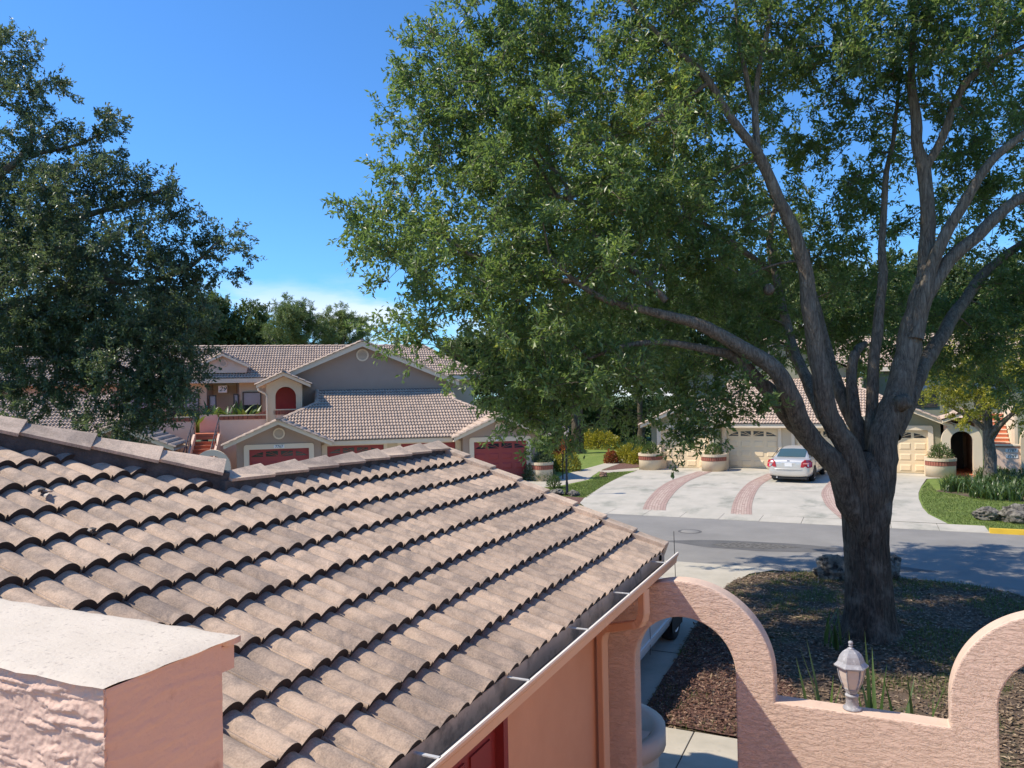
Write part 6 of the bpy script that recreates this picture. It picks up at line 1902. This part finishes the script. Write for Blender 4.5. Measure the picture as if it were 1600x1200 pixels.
shrub('shrub', (-13.0, 45.6, 0), (1.0, .8, 1.35), 2400, (.12, .4), HEDGELEAF, 'green shrub rising behind the golden shrubs', seed=5)
shrub('shrub', (-18.2, 53.8, 0), (1.9, 1.1, 1.35), 3200, (.16, .45), YELLOWLEAF, 'wide golden shrub right of the lawn tree trunk', seed=6)
shrub('shrub', (-14.9, 38.6, 0), (.8, .7, 1.15), 2000, (.13, .42), YELLOWLEAF, 'yellow leaved shrub right of the black lamp post', seed=7)
shrub('shrub', (-15.9, 37.9, 0), (.8, .8, 1.0), 2200, (.12, .42), HEDGELEAF, 'green shrub behind the black lamp post', seed=8)
shrub('shrub', (-14.6, 34.2, 0), (.85, .7, .9), 2200, (.12, .42), DARKLEAF, 'dark shrub in shade by the rightmost red garage corner', seed=9)
shrub('shrub', (-16.8, 40.2, 0), (1.2, 1.0, 1.5), 2600, (.14, .42), HEDGELEAF, 'tall green shrub at the corner behind the red garage', seed=10)
shrub('shrub', (-22.5, 57, 0), (2.6, 1.5, 1.8), 3200, (.18, .45), HEDGELEAF, 'broad shrub at the back of the lawn, left of the lawn tree', seed=12)
for i, (px_, d_, lab) in enumerate(((760, 66, 'tall hedge clump at the back of the lawn behind the red garage'), (830, 67, 'tall hedge clump behind the lamp post at the back of the lawn'), (895, 66, 'tall hedge clump behind the lawn tree trunk'), (950, 67, 'tall hedge clump behind the golden shrubs at the back of the lawn'), (1005, 66, 'tall hedge clump at the left rear of the olive gable'))):
    shrub('hedge', at(px_, d_), (3.2, 1.8, 3.6), 4200, (.26, .5), FARLEAF, lab, 'hedge', seed=60 + i)
shrub('shrub', (-12.7, 31.4, 0), (.30, .30, .55), 500, (.16, .14), BLADELEAF, 'spiky small plant at the foot of the red garage planter', seed=13)
for (x, y, s), lab in zip(((-10.72, 40.35, 0), (-7.42, 40.45, 1), (2.85, 40.35, 2)), ('clipped boxy shrub in the left planter of the cream garages', 'clipped boxy shrub in the planter between cream doors', 'airy green shrub in the planter beside the entry arch')):
    shrub('potted_shrub', (x, y, .80), (.46, .44, .60) if s < 2 else (.5, .48, .72), 1500 if s < 2 else 1100, (.075, .5) if s < 2 else (.11, .3), HEDGELEAF, lab, 'shrub', seed=20 + s, shell=.75 if s < 2 else .4)
shrub('potted_shrub', (lp_[0], lp_[1], .82), (.42, .40, .55), 1300, (.09, .45), DARKLEAF, 'dark shrub in the planter at the rightmost red garage door', seed=25)
shrub('potted_shrub', (-2.62, 7.80, .62), (.34, .34, 1.05), 1500, (.06, .5), HEDGELEAF, 'narrow green shrub in the smooth planter behind the near garage corner', seed=26)
cr = shrub('croton', (lp_[0] + .75, lp_[1] + .75, 1.2), (.35, .3, .75), 90, (.40, .22), REDLEAF, 'bare red leaved croton above the red garage planter', seed=27, shell=.3)
b = MB(); b.tube([(0, 0, -1.2), (.02, .02, .1)], .03, 6); b.build('stem', [BARK], cr)
def strap_plant(name, loc, n, L, W, mat, label, seed, cat='plant', lean=.6, group=None, wide=.08):
    rg2 = np.random.default_rng(seed)
    V, F, T = [], [], []
    for i in range(n):
        a = rg2.uniform(0, 2 * math.pi); l = L * rg2.uniform(.6, 1.1); ln = lean * rg2.uniform(.25, 1.0); w = W * rg2.uniform(.7, 1.1)
        o = np.array([rg2.normal(0, wide), rg2.normal(0, wide), 0])
        dr_ = np.array([math.cos(a), math.sin(a), 0]); s = np.array([-math.sin(a), math.cos(a), 0])
        K = 6; b0 = len(V); tn = rg2.random()
        for k in range(K):
            t = k / (K - 1)
            p = o + dr_ * l * ln * t ** 1.8 + np.array([0, 0, l * (t - .45 * ln * t * t * t)])
            ww = w * (1 - t ** 2.5) * (.55 + .9 * min(t * 2.5, .5)) + .001
            V += [p - s * ww / 2, p + np.array([0, 0, -ww * .22]), p + s * ww / 2]; T += [tn] * 3
        for k in range(K - 1):
            for j in range(2): F.append((b0 + 3 * k + j, b0 + 3 * k + j + 1, b0 + 3 * k + j + 4, b0 + 3 * k + j + 3))
    o = link(name, np_mesh(name, V, F, mat, True, T), None, loc)
    return tag(o, label, cat, group)
strap_plant('lily_plant', (-.42, 7.75, 0), 14, 1.8, .075, BLADELEAF, 'tall strap leaved plant left behind the wall lantern', 51, lean=.32)
strap_plant('lily_plant', (-.06, 7.9, 0), 14, 1.9, .065, BLADELEAF, 'tall strap leaved plant directly behind the wall lantern', 52, lean=.30)
strap_plant('lily_plant', (.16, 7.75, 0), 12, 1.78, .06, BLADELEAF, 'narrow strap leaved plant right of the wall lantern', 53, lean=.28)
strap_plant('lily_plant', (.46, 7.7, 0), 6, 1.75, .045, BLADELEAF, 'thin arching strap leaves near the right end of the low wall', 54, lean=.55)
strap_plant('lily_plant', (-.62, 13.3, .06), 14, .75, .045, BLADELEAF, 'dark lily clump at the left foot of the big oak', 55, lean=.5)
def strap_mesh(spots, n, L, W, seed, lean, wide):
    rg2 = np.random.default_rng(seed)
    V, F, T = [], [], []
    for (sx0, sy0) in spots:
        for i in range(n):
            a = rg2.uniform(0, 2 * math.pi); l = L * rg2.uniform(.6, 1.1); ln = lean * rg2.uniform(.3, 1.0); w = W * rg2.uniform(.7, 1.1)
            o = np.array([sx0 + rg2.normal(0, wide), sy0 + rg2.normal(0, wide), 0])
            dr_ = np.array([math.cos(a), math.sin(a), 0]); s = np.array([-math.sin(a), math.cos(a), 0])
            b0 = len(V); tn = rg2.random() * .8
            for t in (0, .35, .7, 1.0):
                p = o + dr_ * l * ln * t ** 1.8 + np.array([0, 0, l * (t - .6 * ln * t * t * t)])
                ww = w * (1 - t ** 2.5) + .001
                V += [p - s * ww / 2, p + s * ww / 2]; T += [tn] * 2
            for k in range(3): F.append((b0 + 2 * k, b0 + 2 * k + 1, b0 + 2 * k + 3, b0 + 2 * k + 2))
    return np_mesh('lily_bed', V, F, BLADELEAF, True, T)
rl = random.Random(4)
spots = []
while len(spots) < 150:
    x = rl.uniform(2.7, 9.0); y = rl.uniform(32.7, 40.8)
    if (x < 3.5 and y < 34.6) or (x < 4.6 and y > 37.6): continue
    spots.append((x, y))
o = link('lily_bed', strap_mesh(spots, 40, .72, .055, 9, .85, .17)); o['kind'] = 'stuff'
tag(o, 'dark strap leaved ground cover around the small yellow green tree', 'ground cover')
for i, (x, y, z) in enumerate(((-14.9, 5.9, 2.5), (-14.15, 6.1, 2.5), (-13.4, 5.9, 2.5), (-12.7, 5.8, 2.5), (-12.0, 5.6, 2.5))):
    p = lw(x, y, z)
    strap_plant('balcony_plant', p, 20, 1.75 if i % 2 else 1.6, .34, HEDGELEAF, ('broad leaved plant on the balcony, leftmost, beside the wide window', 'broad leaved plant on the balcony above the stair, second from left', 'broad leaved plant on the balcony under plaque 29', 'broad leaved plant on the balcony under the narrow window', 'broad leaved plant on the balcony nearest the little porch')[i], 200 + i, lean=.85, group='broad leaved plants on the balcony', wide=.25)

# ------------------------------------------------------------------ ground litter and grass blades
def in_poly(px, py, poly):
    inside = np.zeros(len(px), bool)
    n = len(poly)
    for i in range(n):
        (x0, y0), (x1, y1) = poly[i], poly[(i + 1) % n]
        c = ((y0 > py) != (y1 > py)) & (px < (x1 - x0) * (py - y0) / (y1 - y0 + 1e-12) + x0)
        inside ^= c
    return inside
def scatter(poly, n, rg2):
    xs_ = [p[0] for p in poly]; ys_ = [p[1] for p in poly]
    px = rg2.uniform(min(xs_), max(xs_), n); py = rg2.uniform(min(ys_), max(ys_), n)
    k = in_poly(px, py, poly)
    return px[k], py[k]
rg3 = np.random.default_rng(77)
def mound_z(x, y): return .016 + .10 * np.exp(-2 * ((x + .1) ** 2 + (y - 14.1) ** 2) / 9.0)
px, py = scatter(isl, 60000, rg3)
n = len(px)
P = np.stack([px, py, mound_z(px, py) + rg3.uniform(.004, .022, n)], 1)
D = rg3.normal(size=(n, 3)); D[:, 2] *= .15
L = rg3.uniform(.05, .10, n)
o = link('fallen_leaves', leaf_mesh('fallen_leaves', P, D, L, L * .42, LITTERLEAF, rg3, 3.0)); o['kind'] = 'stuff'
tag(o, 'dry fallen leaves over the ground under the oak', 'leaf litter')
def blades(name, px, py, z, h, w, mat, label):
    n = len(px)
    a = rg3.uniform(0, 2 * np.pi, n); hh = h * rg3.uniform(.5, 1.2, n); ln = rg3.uniform(.1, .7, n)
    P = np.stack([px, py, z], 1); dr_ = np.stack([np.cos(a), np.sin(a), np.zeros(n)], 1); s = np.stack([-np.sin(a), np.cos(a), np.zeros(n)], 1)
    V = np.empty((n, 3, 3)); V[:, 0] = P - s * w / 2; V[:, 1] = P + s * w / 2; V[:, 2] = P + dr_ * (hh * ln)[:, None] + np.array([0, 0, 1]) * hh[:, None]
    o = link(name, np_mesh(name, V.reshape(-1, 3), np.arange(3 * n).reshape(-1, 3), mat, False, np.repeat(rg3.beta(2, 2, n), 3))); o['kind'] = 'stuff'
    return tag(o, label, 'grass')
GRASSB = leaf_mat('grass blades', [(0.0, (0.05, 0.085, 0.016)), (0.6, (0.115, 0.165, 0.03)), (1.0, (0.24, 0.24, 0.08))], .6, .3)
px, py = scatter(isl, 90000, rg3)
g_ = np.array([noise.fractal(Vector((x * .55, y * .55, 3)), .9, 2, 3) for x, y in zip(px, py)])
k = g_ + np.where(py > 16.0, .20, -.20) + rg3.normal(0, .05, len(px)) > .16
px, py = px[k], py[k]
blades('grass', px, py, mound_z(px, py), .075, .010, GRASSB, 'patchy thin grass on the oak bed')
lawnl = [(-10.3, 28.9), (-10.72, 31.5), (-11.2, 35.5), (-11.3, 38.6), (-12.2, 38.4), (-12.5, 36.5), (-12.1, 34.9), (-12.5, 32.3), (-13.2, 30.4), (-12.6, 29.4)]
px, py = scatter(lawnl, 26000, rg3); blades('grass', px, py, np.full(len(px), -.002), .05, .016, GRASSB, 'bright lawn grass left of the wide driveway')
lawnr = [(2.2, 38), (1.9, 36.19), (1.68, 34.03), (1.6, 32.31), (1.6, 29.99), (1.7, 28.56), (2.12, 26.8), (3.0, 26.65), (3.1, 25.8), (10, 25.8), (10, 33), (5.4, 32.2), (3.2, 33.2), (2.3, 34.8)]
px, py = scatter(lawnr, 60000, rg3); blades('grass', px, py, np.full(len(px), -.002), .05, .016, GRASSB, 'lawn grass right of the wide driveway')
# mulch chips in the near bed
px, py = scatter([(-2.77, 9.6), (-1.0, 9.6), (-.9, 10.5), (-1.1, 11.6), (-1.7, 12.6), (-2.2, 13.6), (-2.84, 14.2)], 9000, rg3)
n = len(px)
P = np.stack([px, py, .046 + rg3.uniform(0, .03, n)], 1); D = rg3.normal(size=(n, 3)); D[:, 2] *= .25; L = rg3.uniform(.03, .075, n)
CHIP = leaf_mat('bark chips', [(0, (.06, .03, .022)), (.5, (.17, .085, .06)), (1, (.38, .27, .19))], .9, .02)
o = link('bark_chips', leaf_mesh('bark_chips', P, D, L, L * .4, CHIP, rg3, 1.0)); o['kind'] = 'stuff'; tag(o, 'red brown bark chips in the bed behind the arch', 'mulch')
